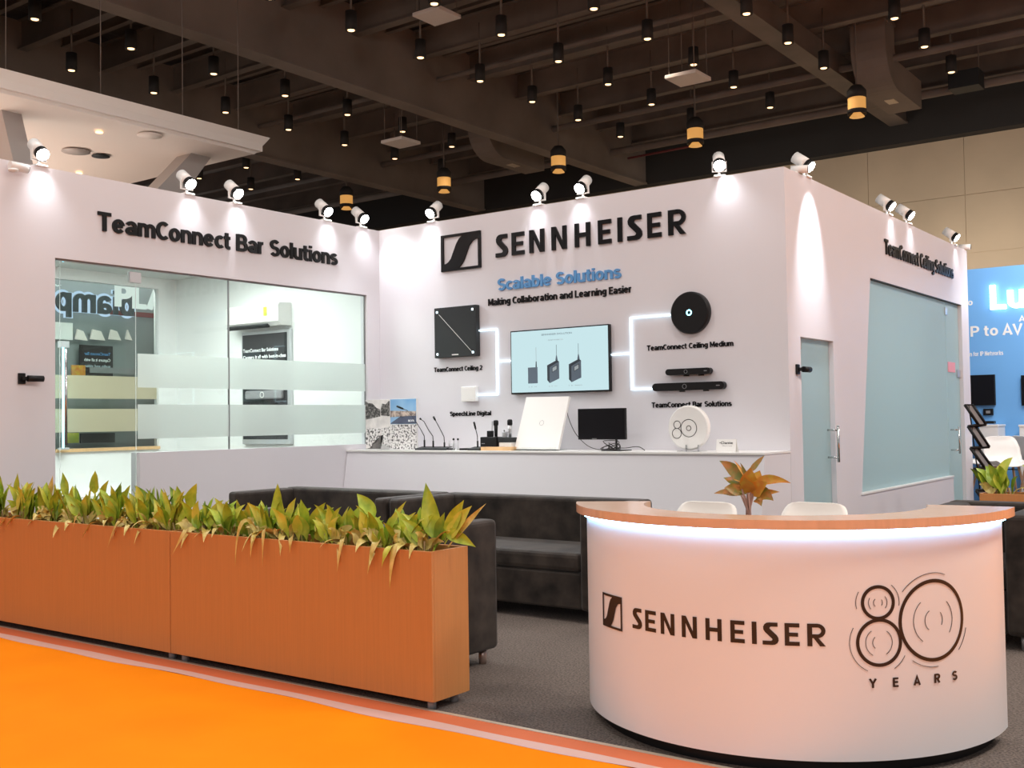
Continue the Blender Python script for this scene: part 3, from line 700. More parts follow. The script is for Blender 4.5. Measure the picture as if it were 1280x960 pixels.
def up_leaf(bx, by, tx, ty, w, m, Y=YP, lean=0):
    b, t = on_y(bx, by, Y), on_y(tx, ty, Y+lean); return (b, t, (b+t)/2+Vector((0, .01, .02)), w, m)
def hang_leaf(bx, by, kx, ky, tx, ty, w, m=3):
    b, k, t = on_y(bx, by, YP-.05), on_y(kx, ky, 3.935), on_y(tx, ty, 3.928); return (b, t, (k+Vector((0, 0, .02)))*2-(b+t)/2, w, m)
G1 = 'leafy plants in the planter boxes'
H = {
 0: [up_leaf(543, 684, 532, 603, .045, 0), up_leaf(536, 680, 510, 648, .03, 1), up_leaf(556, 680, 590, 632, .04, 1), up_leaf(560, 684, 608, 629, .016, 3), up_leaf(556, 676, 580, 625, .036, 0), up_leaf(552, 664, 595, 684, .03, 0), up_leaf(546, 684, 556, 640, .035, 2)],
 1: [hang_leaf(505, 684, 492, 690, 487, 737, .022), hang_leaf(480, 680, 470, 686, 459, 719, .024), hang_leaf(500, 680, 486, 692, 477, 710, .022, 1), up_leaf(492, 676, 440, 673, .022, 3), up_leaf(478, 675, 508, 626, .02, 1), up_leaf(488, 676, 520, 640, .022, 1)],
 2: [up_leaf(470, 655, 446, 617, .04, 0), up_leaf(440, 668, 438, 634, .04, 0), up_leaf(428, 672, 420, 640, .04, 1), hang_leaf(432, 676, 428, 682, 421, 716, .012)],
 3: [up_leaf(385, 672, 376, 624, .045, 0), up_leaf(385, 668, 407, 628, .035, 0), hang_leaf(368, 672, 365, 676, 362, 692, .018)],
 4: [up_leaf(350, 672, 347, 604, .05, 0), up_leaf(356, 664, 370, 622, .035, 1), hang_leaf(336, 668, 331, 668, 328, 710, .016), hang_leaf(328, 668, 318, 676, 313, 698, .017), hang_leaf(322, 662, 302, 660, 294, 710, .012)],
 5: [up_leaf(300, 664, 287, 632, .03, 0), up_leaf(290, 662, 268, 622, .03, 1), up_leaf(300, 668, 235, 640, .03, 3)],
 6: [up_leaf(226, 645, 221, 607, .035, 0), up_leaf(235, 640, 246, 604, .04, 0), hang_leaf(234, 664, 232, 668, 215, 694, .016)],
 7: [up_leaf(195, 650, 180, 615, .03, 2), up_leaf(205, 650, 182, 610, .016, 2), hang_leaf(160, 655, 148, 658, 134, 686, .016)],
 8: [up_leaf(150, 640, 163, 606, .03, 0), up_leaf(140, 640, 152, 602, .02, 2), up_leaf(110, 652, 55, 645, .022, 3)],
 9: [up_leaf(118, 622, 119, 588, .035, 0), up_leaf(124, 630, 136, 600, .03, 0), up_leaf(120, 650, 150, 652, .02, 3)],
 10: [up_leaf(84, 628, 78, 590, .03, 0), up_leaf(62, 634, 66, 594, .03, 3), hang_leaf(102, 645, 97, 648, 91, 660, .014)],
 11: [up_leaf(20, 636, 22, 591, .03, 0), up_leaf(40, 640, 34, 602, .03, 1)],
 12: [up_leaf(2, 630, 0, 594, .03, 0)],
}
PX = [-3.62, -3.90, -4.20, -4.50, -4.76, -5.02, -5.30, -5.62, -5.90, -6.22, -6.58, -6.95, -7.32, -7.68]
PL = ['leafy plant with one tall upright leaf at the right end of the nearer planter', 'plant with the lowest hanging withered leaves, next to the right end plant',
      'green plant with one broad leaf tilted left, third from the right end of the planters', 'bushy green plant, fourth from the right end of the planters',
      'tall green plant with long pale hanging leaves, fifth from the right end', 'yellow green plant in front of the end of the left sofa, sixth from the right',
      'plant with a yellow leaf dangling just right of the joint between the two planters', 'plant just left of the joint between the two planters',
      'plant below the right edge of the clear glass door, in the left planter', 'plant below the middle of the clear glass door, in the left planter',
      'plant below the left edge of the clear glass door, in the left planter', 'plant third from the left edge of the photo, in the left planter', 'plant second from the left edge of the photo, in the left planter', 'plant at the left edge of the photo, in the left planter']
for i, x in enumerate(PX):
    random_plant(x, YP, ZS, PL[i], G1, n=(24 if i < 7 else 28), hgt=(.21 if i < 7 else .26), wilt=2, width=.030, hero=H.get(i, ()), seed=i, spread=.15)
for i, (x, lab) in enumerate([(-1.95, 'small leafy plant at the left end of the far right planter'), (-1.62, 'round leaved bright green plant in the far right planter'), (-1.25, 'green plant in the far right planter, cut by the right edge of the photo')]):
    random_plant(x, 9.09, ZS, lab, 'plants in the far right planter', n=12, hgt=.30, wilt=0, seed=40+i, width=.055, spread=.17)
# croton-like plant on the desk
dp = thing('potted_plant', 'orange and green leaved plant with pinkish stalks behind the reception desk top', 'plant', (-2.16, 4.82, .725))
PY = 4.82
MB().lathe([(0, 0), (.055, 0), (.075, .13), (.07, .13), (.065, .12), (0, .12)], (-2.16, PY, .725), 20).build('pot', 'pot', dp)
fb = MB(); st = MB(); cb = on_y(937, 640, PY)
def dleaf(bx, by, tx, ty, w, mi, dy=0, rise=.02, tw=.2):
    a, c = on_y(bx, by, PY), on_y(tx, ty, PY+dy); leaf(fb, a, c, (a+c)/2+Vector((0, 0, rise)), w*1.15, mi, tw=tw, pet=.05, nv=(random.uniform(-.4, .4), -1, random.uniform(.1, .7)), fold=.22)
for L in [(932, 604, 899, 576, .024, 1, 0, .03), (938, 590, 956, 569, .012, 1, .03, .005), (942, 604, 989, 604, .018, 0, -.02, .035), (944, 618, 975, 615, .012, 0, .03, .01), (930, 618, 892, 617, .018, 1, -.03, .02),
          (930, 608, 904, 597, .022, 1, .05, .01), (934, 612, 938, 584, .034, 0, -.03, .0), (942, 606, 950, 588, .03, 0, .03, 0), (928, 602, 914, 590, .02, 0, .02, .01), (940, 618, 960, 603, .03, 0, -.05, .01),
          (944, 618, 967, 626, .03, 1, -.02, .03), (946, 622, 952, 633, .02, 1, -.04, .02), (926, 616, 905, 610, .026, 1, -.06, .01), (932, 618, 922, 592, .03, 1, .06, 0), (934, 600, 917, 575, .005, 0, 0, .01), (936, 602, 925, 578, .006, 1, 0, .01), (938, 616, 930, 596, .03, 0, -.07, 0)]:
    dleaf(*L)
fb.build('foliage', ['leaf_o', 'leaf_m'], dp)
for i in range(11):
    b = Vector((-2.16+random.uniform(-.035, .035), PY+random.uniform(-.03, .03), .84)); tpx = on_y(random.uniform(925, 946), random.uniform(604, 620), PY+random.uniform(-.04, .04)); st.tube([b, (b+tpx)/2+Vector((0, 0, .02)), tpx], .0045, 6)
st.build('stalks', 'stalkp', dp)

# ================================================================== BACK WALL SIGNS AND DEVICES
sg = thing('emblem_sign', 'black square emblem with an S-shaped band, left of the large name letters', 'sign', (-7.325, D, 3.03))
em = emblem(flat((-7.6, D, 3.03), XR, ZU), .55, .40, .022); em.build('emblem_plate', 'blackacr', sg)
sg = thing('name_sign', 'row of large black raised name letters on the back wall', 'sign', (-5.72, D, 3.115))
name_letters(flat((-6.856, D, 3.115), XR, ZU), .238, .02, 'blackacr', sg)
def wall_sign(name, body, label, origin, right, width, cap, depth=.012, material='blackacr', bold=.025):
    if name == 'caption': return tag(stroke_text(name, body, origin, right, ZU, width, cap, depth, material, None, .195), label, 'sign')
    t = thing(name, label, 'sign', origin); stroke_text(name, body, origin, right, ZU, width, cap, depth, material, t, .185, per_letter='letter'); return t
wall_sign('lettering', 'Scalable Solutions', 'blue raised lettering under the large name letters', (-6.83, D, 2.762), XR, 1.50, .125, .014, 'blue', .012)
wall_sign('lettering', 'Making Collaboration and Learning Easier', 'black line of lettering under the blue lettering', (-6.962, D, 2.612), XR, 1.752, .072, .01)
wall_sign('caption', 'TeamConnect Ceiling 2', 'small black caption under the square black panel', (-7.732, D, 1.936), XR, .672, .05, .006)
wall_sign('caption', 'SpeechLine Digital', 'small black caption under the small white wall square', (-7.512, D, 1.449), XR, .562, .048, .006)
wall_sign('caption', 'TeamConnect Ceiling Medium', 'small black caption under the round black disc', (-5.056, D, 2.039), XR, .892, .05, .006)
wall_sign('caption', 'TeamConnect Bar Solutions', 'small black caption under the two black bars', (-5.016, D, 1.493), XR, .82, .05, .006)
wall_sign('lettering', 'TeamConnect Bar Solutions', 'large black lettering on the left wall above the glass', (XL, 5.44, 3.127), YR, 2.914, .168, .016, 'blackacr', .02)
wall_sign('lettering', 'TeamConnect Ceiling Solutions', 'large black lettering on the right wall above the teal window', (XRW, 11.80, 3.142), YR, 2.81, .165, .016, 'blackacr', .02)

# square panel
t = thing('ceiling_microphone', 'square black panel with four lit corner dots and a diagonal line', 'microphone', (-7.377, D, 2.085))
MB().box((-7.667, D-.07, 2.085), (-7.085, D, 2.632), .006).build('panel', 'darkgrey', t)
mb = MB(); P0, P1 = Vector((-7.60, D-.0715, 2.56)), Vector((-7.13, D-.0715, 2.12)); dv = (P1-P0).normalized(); nn = Vector((dv.z, 0, -dv.x))*.0022
mb.prism([P0-nn, P1-nn, P1+nn, P0+nn], (0, .002, 0)); mb.build('diagonal_line', 'white', t)
for x in (-7.625, -7.13):
    for z in (2.125, 2.585): MB().box((x-.012, D-.073, z-.012), (x+.012, D-.069, z+.012), .003, 1).build('corner_light', 'led', t)
MB().box((-7.42, D-.0725, 2.105), (-7.33, D-.069, 2.117)).build('maker_mark', 'white', t)
# small white square device
t = thing('wall_microphone', 'small white square device on the wall above its caption', 'microphone', (-7.213, D, 1.6))
MB().box((-7.312, D-.06, 1.60), (-7.114, D, 1.762), .008).build('housing', 'white', t); MB().box((-7.29, D-.062, 1.62), (-7.136, D-.059, 1.742), .001, 1).build('face_plate', 'white', t)
# round disc
t = thing('ceiling_microphone', 'round black disc with a glowing blue ring in its middle', 'microphone', (-4.575, D, 2.17))
m = MB(); cc = Vector((-4.575, D, 2.367))
def disc_y(mb, c, r, y0, y1, n=56, bev=.012):
    prof = [(0, y0), (r-bev, y0), (r-bev*.3, y0+(y1-y0)*.12), (r, y0+(y1-y0)*.3), (r, y1), (0, y1)]
    rows = [[(c[0]+q*math.cos(2*PI*k/n), y, c[2]+q*math.sin(2*PI*k/n)) for k in range(n)] for q, y in prof]
    mb.grid(rows, False, True)
disc_y(m, cc, .197, D-.06, D); m.build('disc', 'black', t)
MB().ring((cc.x, D-.0615, cc.z), XR, ZU, .018, .028, (0, .003, 0)).build('ring_light', 'ledcyan', t)
def bar_dev(x0, x1, z0, z1, label):
    t = thing('video_bar', label, 'video bar', ((x0+x1)/2, D, z0)); r = (z1-z0)/2; zc = (z0+z1)/2; mb = MB(); n = 10
    pts = [(x0+r+r*math.cos(a), zc+r*math.sin(a)) for a in [PI/2+PI*i/n for i in range(n+1)]]+[(x1-r+r*math.cos(a), zc+r*math.sin(a)) for a in [-PI/2+PI*i/n for i in range(n+1)]]
    mb.prism([(x, D-.075, z) for x, z in pts], (0, .06, 0)); mb.build('body', 'black', t)
    xm = x0+(x1-x0)*.46; MB().ring((xm, D-.077, zc), XR, ZU, r*.50, r*.62, (0, .003, 0), n=28).build('lens_ring', 'grey', t)
    m2 = MB(); disc_y(m2, (xm, 0, zc), r*.45, D-.078, D-.07, 24, .002); m2.build('lens', 'screenoff', t)
    mb = MB()
    for fx in (.35, .68): mb.box((x0+(x1-x0)*fx, D-.02, z0-.012), (x0+(x1-x0)*fx+.05, D, z1-.02))
    mb.build('wall_bracket', 'darkgrey', t)
    MB().box((x1-r*2.2, D-.0765, zc-.004), (x1-r*1.2, D-.074, zc+.004)).build('maker_mark', 'grey', t)
bar_dev(-4.826, -4.366, 1.793, 1.850, 'shorter upper black bar on the wall with a round lens')
bar_dev(-4.970, -4.231, 1.648, 1.720, 'longer lower black bar on the wall with a round lens')

# TV
t = thing('wall_screen', 'large lit wall screen showing three pocket transmitters', 'screen', (-6.044, D, 1.66))
tx0, tx1, tz0, tz1 = -6.642, -5.446, 1.662, 2.319
MB().box((tx0, D-.055, tz0), (tx1, D-.01, tz1), .004).build('frame', 'black', t)
tvs = MB().box((tx0+.012, D-.0565, tz0+.016), (tx1-.012, D-.054, tz1-.012)).build('display', 'tv', t)
FY = D-.058
def uv(u, v): return (tx0+u*(tx1-tx0), FY, tz0+v*(tz1-tz0))
def qd(mb, *p): mb.prism([uv(*q) for q in p], (0, .0012, 0))
# a plain pocket transmitter and two tilted ones with displays
def transmitter_picture(shapes):
    mb = MB()
    for mi, P in shapes: mb.mi = mi; qd(mb, *P)
    mb.build('transmitter_picture', ['tvink', 'tvgrey', 'tvpale'], tvs)
transmitter_picture([(1, ((.185, .16), (.285, .16), (.285, .41), (.185, .41))), (0, ((.265, .41), (.278, .41), (.276, .50), (.268, .50))), (2, ((.2705, .50), (.2735, .50), (.2735, .72), (.2705, .72)))])
for ox in (.385, .605):
    transmitter_picture([(0, ((ox, .20), (ox+.025, .155), (ox+.025, .40), (ox, .43))), (1, ((ox+.025, .155), (ox+.122, .22), (ox+.122, .48), (ox+.025, .40))), (0, ((ox, .43), (ox+.025, .40), (ox+.122, .48), (ox+.10, .505))),
        (1, ((ox+.085, .50), (ox+.110, .50), (ox+.10, .58), (ox+.094, .58))), (0, ((ox+.0955, .58), (ox+.0985, .58), (ox+.0985, .74), (ox+.0955, .74)))])
    FY -= .0008; mb = MB(); mb.mi = 0; qd(mb, (ox+.05, .315), (ox+.103, .36), (ox+.103, .435), (ox+.05, .39)); FY -= .0006; mb.mi = 1; qd(mb, (ox+.056, .328), (ox+.097, .363), (ox+.097, .42), (ox+.056, .387)); mb.build('transmitter_display', ['tvink', 'tvpale'], tvs); FY += .0014
put_text('screen_title', 'SENNHEISER EVOLUTION', uv(.33, .895), XR, ZU, .37, .018, .001, 'tvgrey', tvs, .0)
put_text('screen_title', 'POCKET TRANSMITTERS', uv(.40, .81), XR, ZU, .18, .011, .001, 'tvpale', tvs, .0)
for u in (.19, .40): put_text('screen_caption', 'S K M', uv(u, .10), XR, ZU, .10, .010, .001, 'tvpale', tvs, .0)
put_text('screen_caption', 'S K 9000', uv(.60, .10), XR, ZU, .16, .010, .001, 'tvpale', tvs, .0)
# LED lines
def led_lines(segs, label):
    t = thing('led_line', label, 'light strip', (segs[0][0], D, segs[0][1])); r = .0062
    for x0, z0, x1, z1 in segs: MB().box((min(x0, x1)-r, D-.022, min(z0, z1)-r), (max(x0, x1)+r, D-.001, max(z0, z1)+r)).build('strip', 'led', t)
led_lines([(-7.085, 2.356, -6.852, 2.356), (-6.852, 2.338, -6.852, 1.686), (-7.114, 1.668, -6.852, 1.668), (-6.834, 2.014, -6.645, 2.014)], 'branching white light line left of the wall screen')
led_lines([(-5.446, 2.02, -5.244, 2.02), (-5.226, 2.346, -5.226, 1.692), (-5.226, 2.364, -4.77, 2.364), (-5.226, 1.674, -4.97, 1.674)], 'branching white light line right of the wall screen')

# ================================================================== ON THE COUNTER
ZC, YC = 1.092, 8.70
# photo board
t = thing('photo_board', 'upright board with black and white photos and one blue sky photo', 'photo board', (-8.10, 8.66, ZC))
a, b = on_y(457, 500, 8.66), on_y(520, 499.5, 8.66); bx0, bx1, bz1 = a.x, b.x, a.z; bw = bx1-bx0; bh = bz1-ZC-.01; YB = 8.66
pbd = MB().box((bx0, YB, ZC+.005), (bx1, YB+.03, bz1), .002, 1).build('board', 'white', t)
def pp(nm, u0, v0, u1, v1, mk, e=0.0): MB().box((bx0+u0*bw, YB-.002-e, ZC+.008+v0*bh), (bx0+u1*bw, YB+.001, ZC+.008+v1*bh)).build(nm, mk, pbd)
pp('photo', 0, 0, .49, 1, 'ph_pale'); pp('photo', .50, .50, 1, 1, 'ph_sky'); pp('photo', .50, 0, 1, .49, 'ph_crowd')
mb = MB(); P = lambda u, v: (bx0+u*bw, YB-.0035, ZC+.008+v*bh)
def fl(nm, mk, *pts): MB().prism([P(*q) for q in pts], (0, .0012, 0)).build(nm, mk, pbd)
fl('photo_trees', 'ph_trees', (0, .98), (.06, .94), (.14, .93), (.22, .84), (.30, .80), (.30, .66), (.0, .60)); fl('photo_trees', 'ph_trees', (.31, .80), (.34, .92), (.41, .90), (.47, .97), (.488, .97), (.488, .66), (.31, .68))
fl('photo_roof', 'ph_dark', (0, 0), (.30, 0), (.36, .30), (.22, .20), (.08, .02)); fl('photo_crowd', 'ph_crowd', (.0, .10), (.10, .04), (.30, .26), (.30, .44), (.0, .40)); fl('photo_crowd', 'ph_crowd', (.30, .10), (.488, .02), (.488, .45), (.33, .42))
fl('photo_town', 'ph_city', (.50, .64), (1, .66), (1, .75), (.50, .77)); fl('photo_navy', 'ph_navy', (.50, .505), (1, .505), (1, .665), (.70, .655), (.52, .53)) 
put_text('photo_print', 'BLVA', P(.85, .545), XR, ZU, .09, .022, .001, 'whitepaint', pbd, .03)
# clear sign holder
def acrylic_stand(px, py, w, h, label, Y=8.62):
    p = on_y(px, py, Y); o = MB(); o.box((p.x-w/2, Y, ZC), (p.x+w/2, Y+.004, ZC+h)); o.box((p.x-w/2, Y-.05, ZC), (p.x+w/2, Y+.03, ZC+.004)); x = o.build('sign_holder', 'acrylic'); tag(x, label, 'sign holder')
acrylic_stand(480, 560, .14, .06, 'low clear acrylic holder in front of the photo board')
acrylic_stand(566, 560, .10, .07, 'low clear acrylic holder beside the third gooseneck microphone')
def gooseneck(bx, pts, head, label, base=True):
    """bx: base centre pixel; pts: neck pixels from bottom to top; head: length of the capsule at the end"""
    Y = YC-.04; p = on_y(bx, 560, Y); t = thing('gooseneck_microphone', label, 'microphone', (p.x, Y, ZC), 'gooseneck microphones on the counter')
    mb = MB(); mb.prism([(p.x-.075, Y-.075, ZC), (p.x+.075, Y-.075, ZC), (p.x+.075, Y+.075, ZC), (p.x-.075, Y+.075, ZC)], (0, 0, .018))
    mb.prism([(p.x-.07, Y-.07, ZC+.018), (p.x+.07, Y-.07, ZC+.018), (p.x+.065, Y+.03, ZC+.036), (p.x-.065, Y+.03, ZC+.036)], (0, .035, 0)); mb.build('base', 'darkgrey', t)
    Q = [on_y(x, y, Y) for x, y in pts]; q0 = Vector((Q[0].x, Y, ZC+.02))
    MB().tube([q0, Vector((Q[0].x, Y, Q[0].z))], .0095, 10).build('socket', 'black', t)
    MB().tube(Q, .0042, 8).build('neck', 'black', t)
    if head:
        d = (Q[-1]-Q[-2]).normalized(); e = Q[-1]+d*head; MB().tube([Q[-1]-d*.01, Q[-1]+d*.005, Q[-1]+d*head*.5, Q[-1]+d*head*.95, e], [.005, .010, .011, .010, .004], 10).build('capsule', 'black', t)
gooseneck(531, [(530.5, 550), (530.3, 545), (526, 537), (516, 521), (509, 513), (504, 511)], .10, 'gooseneck microphone bent over the photo board')
gooseneck(543, [(541.5, 551), (541, 545), (536, 538), (530, 527), (526, 524)], .015, 'middle gooseneck microphone with a bare tip')
gooseneck(556, [(555.5, 553), (555, 546), (550, 536), (544, 525)], .045, 'gooseneck microphone right of the bare tipped one')
gooseneck(597, [(597, 551), (596.8, 546), (596, 542), (594.5, 536)], .075, 'short upright gooseneck microphone beside the wooden tray')
bp = MB(); p = on_y(583, 561, YC-.04); bp.box((p.x-.05, YC-.10, ZC), (p.x+.05, YC, ZC+.022), .006); bp = bp.build('table_unit', 'black'); tag(bp, 'flat black unit left of the short gooseneck microphone', 'microphone base')
for px, lab, hd in ((561.5, 'tiny bare silver microphone beside the acrylic holder', 0), (567, 'tiny silver microphone with a flat dark head', 1), (572.5, 'tiny silver microphone with a round dark head, the rightmost of the tiny ones', 2)):
    p = on_y(px, 558, YC); t = thing('mini_microphone', lab, 'microphone', (p.x, YC, ZC)); MB().tube([(p.x, YC, ZC), (p.x, YC, ZC+.10)], .008, 10).build('body', 'silver', t)
    MB().lathe([(0, 0), (.018, 0), (.018, .006), (0, .006)], (p.x, YC, ZC), 14).build('foot', 'grey', t)
    if hd: MB().lathe([(0, 0), (.010, .002), (.012, .012), (.008, .022), (0, .024)], (p.x, YC, ZC+.10), 12).build('head', 'black', t)
# wooden tray with chargers and radio microphones
p0, p1 = on_y(604.5, 560, YC-.05), on_y(643, 560, YC-.05)
t = thing('wooden_tray', 'pale wooden tray under the black charging units', 'tray', ((p0.x+p1.x)/2, YC-.02, ZC)); ZT = ZC+.036
MB().box((p0.x, YC-.10, ZC), (p1.x, YC+.08, ZT), .004).build('board', 'oak', t)
a0, a1 = on_y(604.5, 550, YC), on_y(625, 550, YC)
t = thing('charging_unit', 'black charging unit holding the black handheld microphone', 'charger', ((a0.x+a1.x)/2, YC, ZT)); MB().box((a0.x, YC-.06, ZT), (a1.x, YC+.06, ZT+.10), .008).build('housing', 'black', t); MB().box((a0.x+.02, YC-.062, ZT+.03), (a0.x+.06, YC-.058, ZT+.036)).build('indicator', 'grey', t); ZA = ZT+.10
b0, b1 = on_y(626, 550, YC), on_y(643, 550, YC)
t = thing('charging_unit', 'dark grey charging unit on a white block holding the silver handheld microphone', 'charger', ((b0.x+b1.x)/2, YC, ZT)); MB().box((b0.x, YC-.05, ZT+.045), (b1.x, YC+.05, ZT+.095), .006).build('housing', 'darkgrey', t); MB().box((b0.x+.01, YC-.045, ZT), (b1.x-.005, YC+.05, ZT+.045), .004).build('block', 'white', t); ZB = ZT+.095
def handheld(px, ztop, z0, mk, label):
    p = on_y(px, 540, YC); hh = ztop-z0; t = thing('handheld_microphone', label, 'microphone', (p.x, YC, z0))
    MB().lathe([(0, 0), (.016, 0), (.018, hh*.4), (.021, hh*.66), (.0, hh*.66)], (p.x, YC, z0), 16).build('body', mk, t); MB().lathe([(0, hh*.66), (.024, hh*.665), (.027, hh*.75), (.027, hh*.92), (.02, hh*.985), (0, hh)], (p.x, YC, z0), 18).build('grille', 'black', t)
handheld(620, on_y(620, 525, YC).z, ZA, 'black', 'black handheld microphone standing in the charging unit')
handheld(637.5, on_y(637, 524, YC).z, ZB, 'silver', 'silver handheld microphone with a dark head, next to the white slab')
p = on_y(613, 545, YC); t = thing('pocket_transmitter', 'black pocket transmitter with aerial in the black charging unit', 'transmitter', (p.x, YC, ZA)); MB().box((p.x-.032, YC-.02, ZA), (p.x+.032, YC+.02, ZA+.062), .005).build('body', 'black', t); MB().tube([(p.x+.022, YC, ZA+.06), (p.x+.026, YC, ZA+.16)], .003, 6).build('aerial', 'black', t)
p = on_y(631.5, 545, YC); t = thing('pocket_transmitter', 'small silver pocket transmitter in the grey charging unit', 'transmitter', (p.x, YC, ZB)); MB().box((p.x-.025, YC-.02, ZB), (p.x+.022, YC+.02, ZB+.055), .005).build('body', 'silver', t); MB().tube([(p.x-.012, YC, ZB+.05), (p.x-.012, YC, ZB+.075)], .006, 8).build('aerial', 'black', t)
# white slab leaning on its stand
Ys = YC-.02
c = [on_y(643, 563, Ys), on_y(697.5, 562, Ys), on_y(711.5, 495.5, Ys+.14), on_y(658, 496.5, Ys+.14)]
t = thing('ceiling_microphone', 'white square slab leaning back beside the small black monitor', 'microphone', ((c[0].x+c[1].x)/2, Ys, ZC)); zb = ZC+.012
c[0].z = c[1].z = zb
pl_n = (c[1]-c[0]).cross(c[3]-c[0]).normalized()
MB().prism(c, pl_n*-.03 if pl_n.y < 0 else pl_n*.03).build('panel', 'slab', t)
cm = (c[0]+c[1]+c[2]+c[3])/4; ux = (c[1]-c[0]).normalized(); uyv = (c[3]-c[0]).normalized()
fn = pl_n if pl_n.y < 0 else -pl_n
MB().ring(cm+fn*.0005, ux, uyv, .024, .026, fn*.0012, n=32).build('ring_mark', 'grey', t)
mb = MB(); mb.box((c[0].x, Ys-.04, ZC), (c[1].x, Ys+.16, ZC+.006)); mb.box((c[0].x, Ys-.04, ZC), (c[1].x, Ys-.034, ZC+.03)); mb.build('clear_stand', 'acrylic', t)
# monitor
Ym = 8.72; m0, m1, mt = on_y(722, 511, Ym), on_y(781, 510, Ym), on_y(751, 510.5, Ym).z; mbz = on_y(751, 549.5, Ym).z
t = thing('desktop_monitor', 'small switched off black monitor on the counter', 'monitor', ((m0.x+m1.x)/2, Ym, ZC))
MB().box((m0.x, Ym, mbz), (m1.x, Ym+.035, mt), .004).build('housing', 'black', t); MB().box((m0.x+.008, Ym-.0015, mbz+.018), (m1.x-.008, Ym+.001, mt-.008)).build('display', 'screenoff', t); MB().box((m0.x+.16, Ym-.002, mbz+.005), (m0.x+.21, Ym, mbz+.012)).build('maker_mark', 'grey', t)
xc = (m0.x+m1.x)/2+.14; MB().box((xc-.008, Ym+.035, ZC+.006), (xc+.008, Ym+.05, mt-.15)).build('stand_neck', 'black', t); MB().box((xc-.11, Ym-.06, ZC), (xc+.11, Ym+.14, ZC+.008), .003).build('stand_foot', 'darkgrey', t)
def cable(name, pts, r, label):
    o = MB().tube(pts, r, 6).build(name, 'cable'); tag(o, label, 'cable'); return o
def spl(P, n=8):
    out = []; P = [Vector(p) for p in P]
    for i in range(len(P)-1):
        p0, p1, p2, p3 = P[max(0, i-1)], P[i], P[i+1], P[min(len(P)-1, i+2)]
        for k in range(n):
            s = k/n; out.append(.5*((2*p1)+(p2-p0)*s+(2*p0-5*p1+4*p2-p3)*s*s+(3*p1-p0-3*p2+p3)*s**3))
    return out+[P[-1]]
cable('power_cable', spl([on_y(709, 505, 8.95), on_y(710, 520, 8.95), on_y(719, 541, 8.9), on_y(733, 556, 8.86), on_y(746, 561.5, 8.84), on_y(760, 562, 8.83)]), .0035, 'thin dark cable curving from the white slab to the monitor')
random.seed(5); Pn = []
for i in range(26): Pn.append(Vector((xc+random.uniform(-.10, .07), Ym-.04+random.uniform(-.05, .05), ZC+.006+random.uniform(0, .09)*(1 if i % 3 else .2))))
cable('cable_tangle', spl(Pn, 5), .004, 'tangle of black cables at the foot of the monitor')
cable('power_cable', spl([(xc+.02, Ym-.03, ZC+.03), on_y(782, 560, 8.65), on_y(793, 558.5, 8.65), on_y(800, 559, 8.65), on_y(806, 563, 8.65)]), .004, 'thicker black cable trailing right of the monitor')
# round white device with rings
t = thing('ceiling_microphone', 'round white disc with thin black rings standing on the counter', 'microphone', (-4.46, YC, ZC)); p = on_y(861, 538, YC); r = .20
m = MB(); disc_y(m, (p.x, 0, ZC+.012+r), r, YC-.02, YC+.03, 56, .012); m.build('disc', 'white', t); zc = ZC+.012+r
for dx, dz, rr in ((-.105, .028, .034), (-.11, -.05, .045), (.01, -.004, .078), (.01, -.004, .022)): MB().ring((p.x+dx, YC-.0215, zc+dz), XR, ZU, rr-.0028, rr+.0028, (0, .002, 0), n=40).build('ring_line', 'ink', t)
mb = MB(); mb.box((p.x-.09, YC-.06, ZC), (p.x+.14, YC+.08, ZC+.006)); mb.box((p.x-.01, YC-.05, ZC), (p.x-.004, YC-.022, ZC+.06)); mb.box((p.x+.11, YC-.05, ZC), (p.x+.116, YC-.022, ZC+.06)); mb.build('clear_stand', 'acrylic', t)
# card
c0, c1 = on_y(896, 560, 8.66), on_y(920.5, 560, 8.66); ctz = on_y(908, 549, 8.66).z
t = thing('name_card', 'small white card with a logo word at the right end of the counter', 'card', ((c0.x+c1.x)/2, 8.66, ZC)); mb = MB(); mb.prism([(c0.x, 8.64, ZC), (c1.x, 8.64, ZC), (c1.x, 8.66, ctz), (c0.x, 8.66, ctz)], (0, .003, 0)); mb.prism([(c0.x, 8.70, ZC), (c1.x, 8.70, ZC), (c1.x, 8.663, ctz), (c0.x, 8.663, ctz)], (0, .003, 0)); mb.build('folded_card', 'white', t)
upv = Vector((0, .02, ctz-ZC)).normalized()
put_text('card_word', '\u2022Dante', Vector((c0.x+.03, 8.6515, ZC+.068)), XR, upv, .125, .024, .001, 'ink', t, .01)
put_text('card_line', 'Plug in here', Vector((c0.x+.06, 8.649, ZC+.048)), XR, upv, .09, .008, .001, 'grey', t, .0)

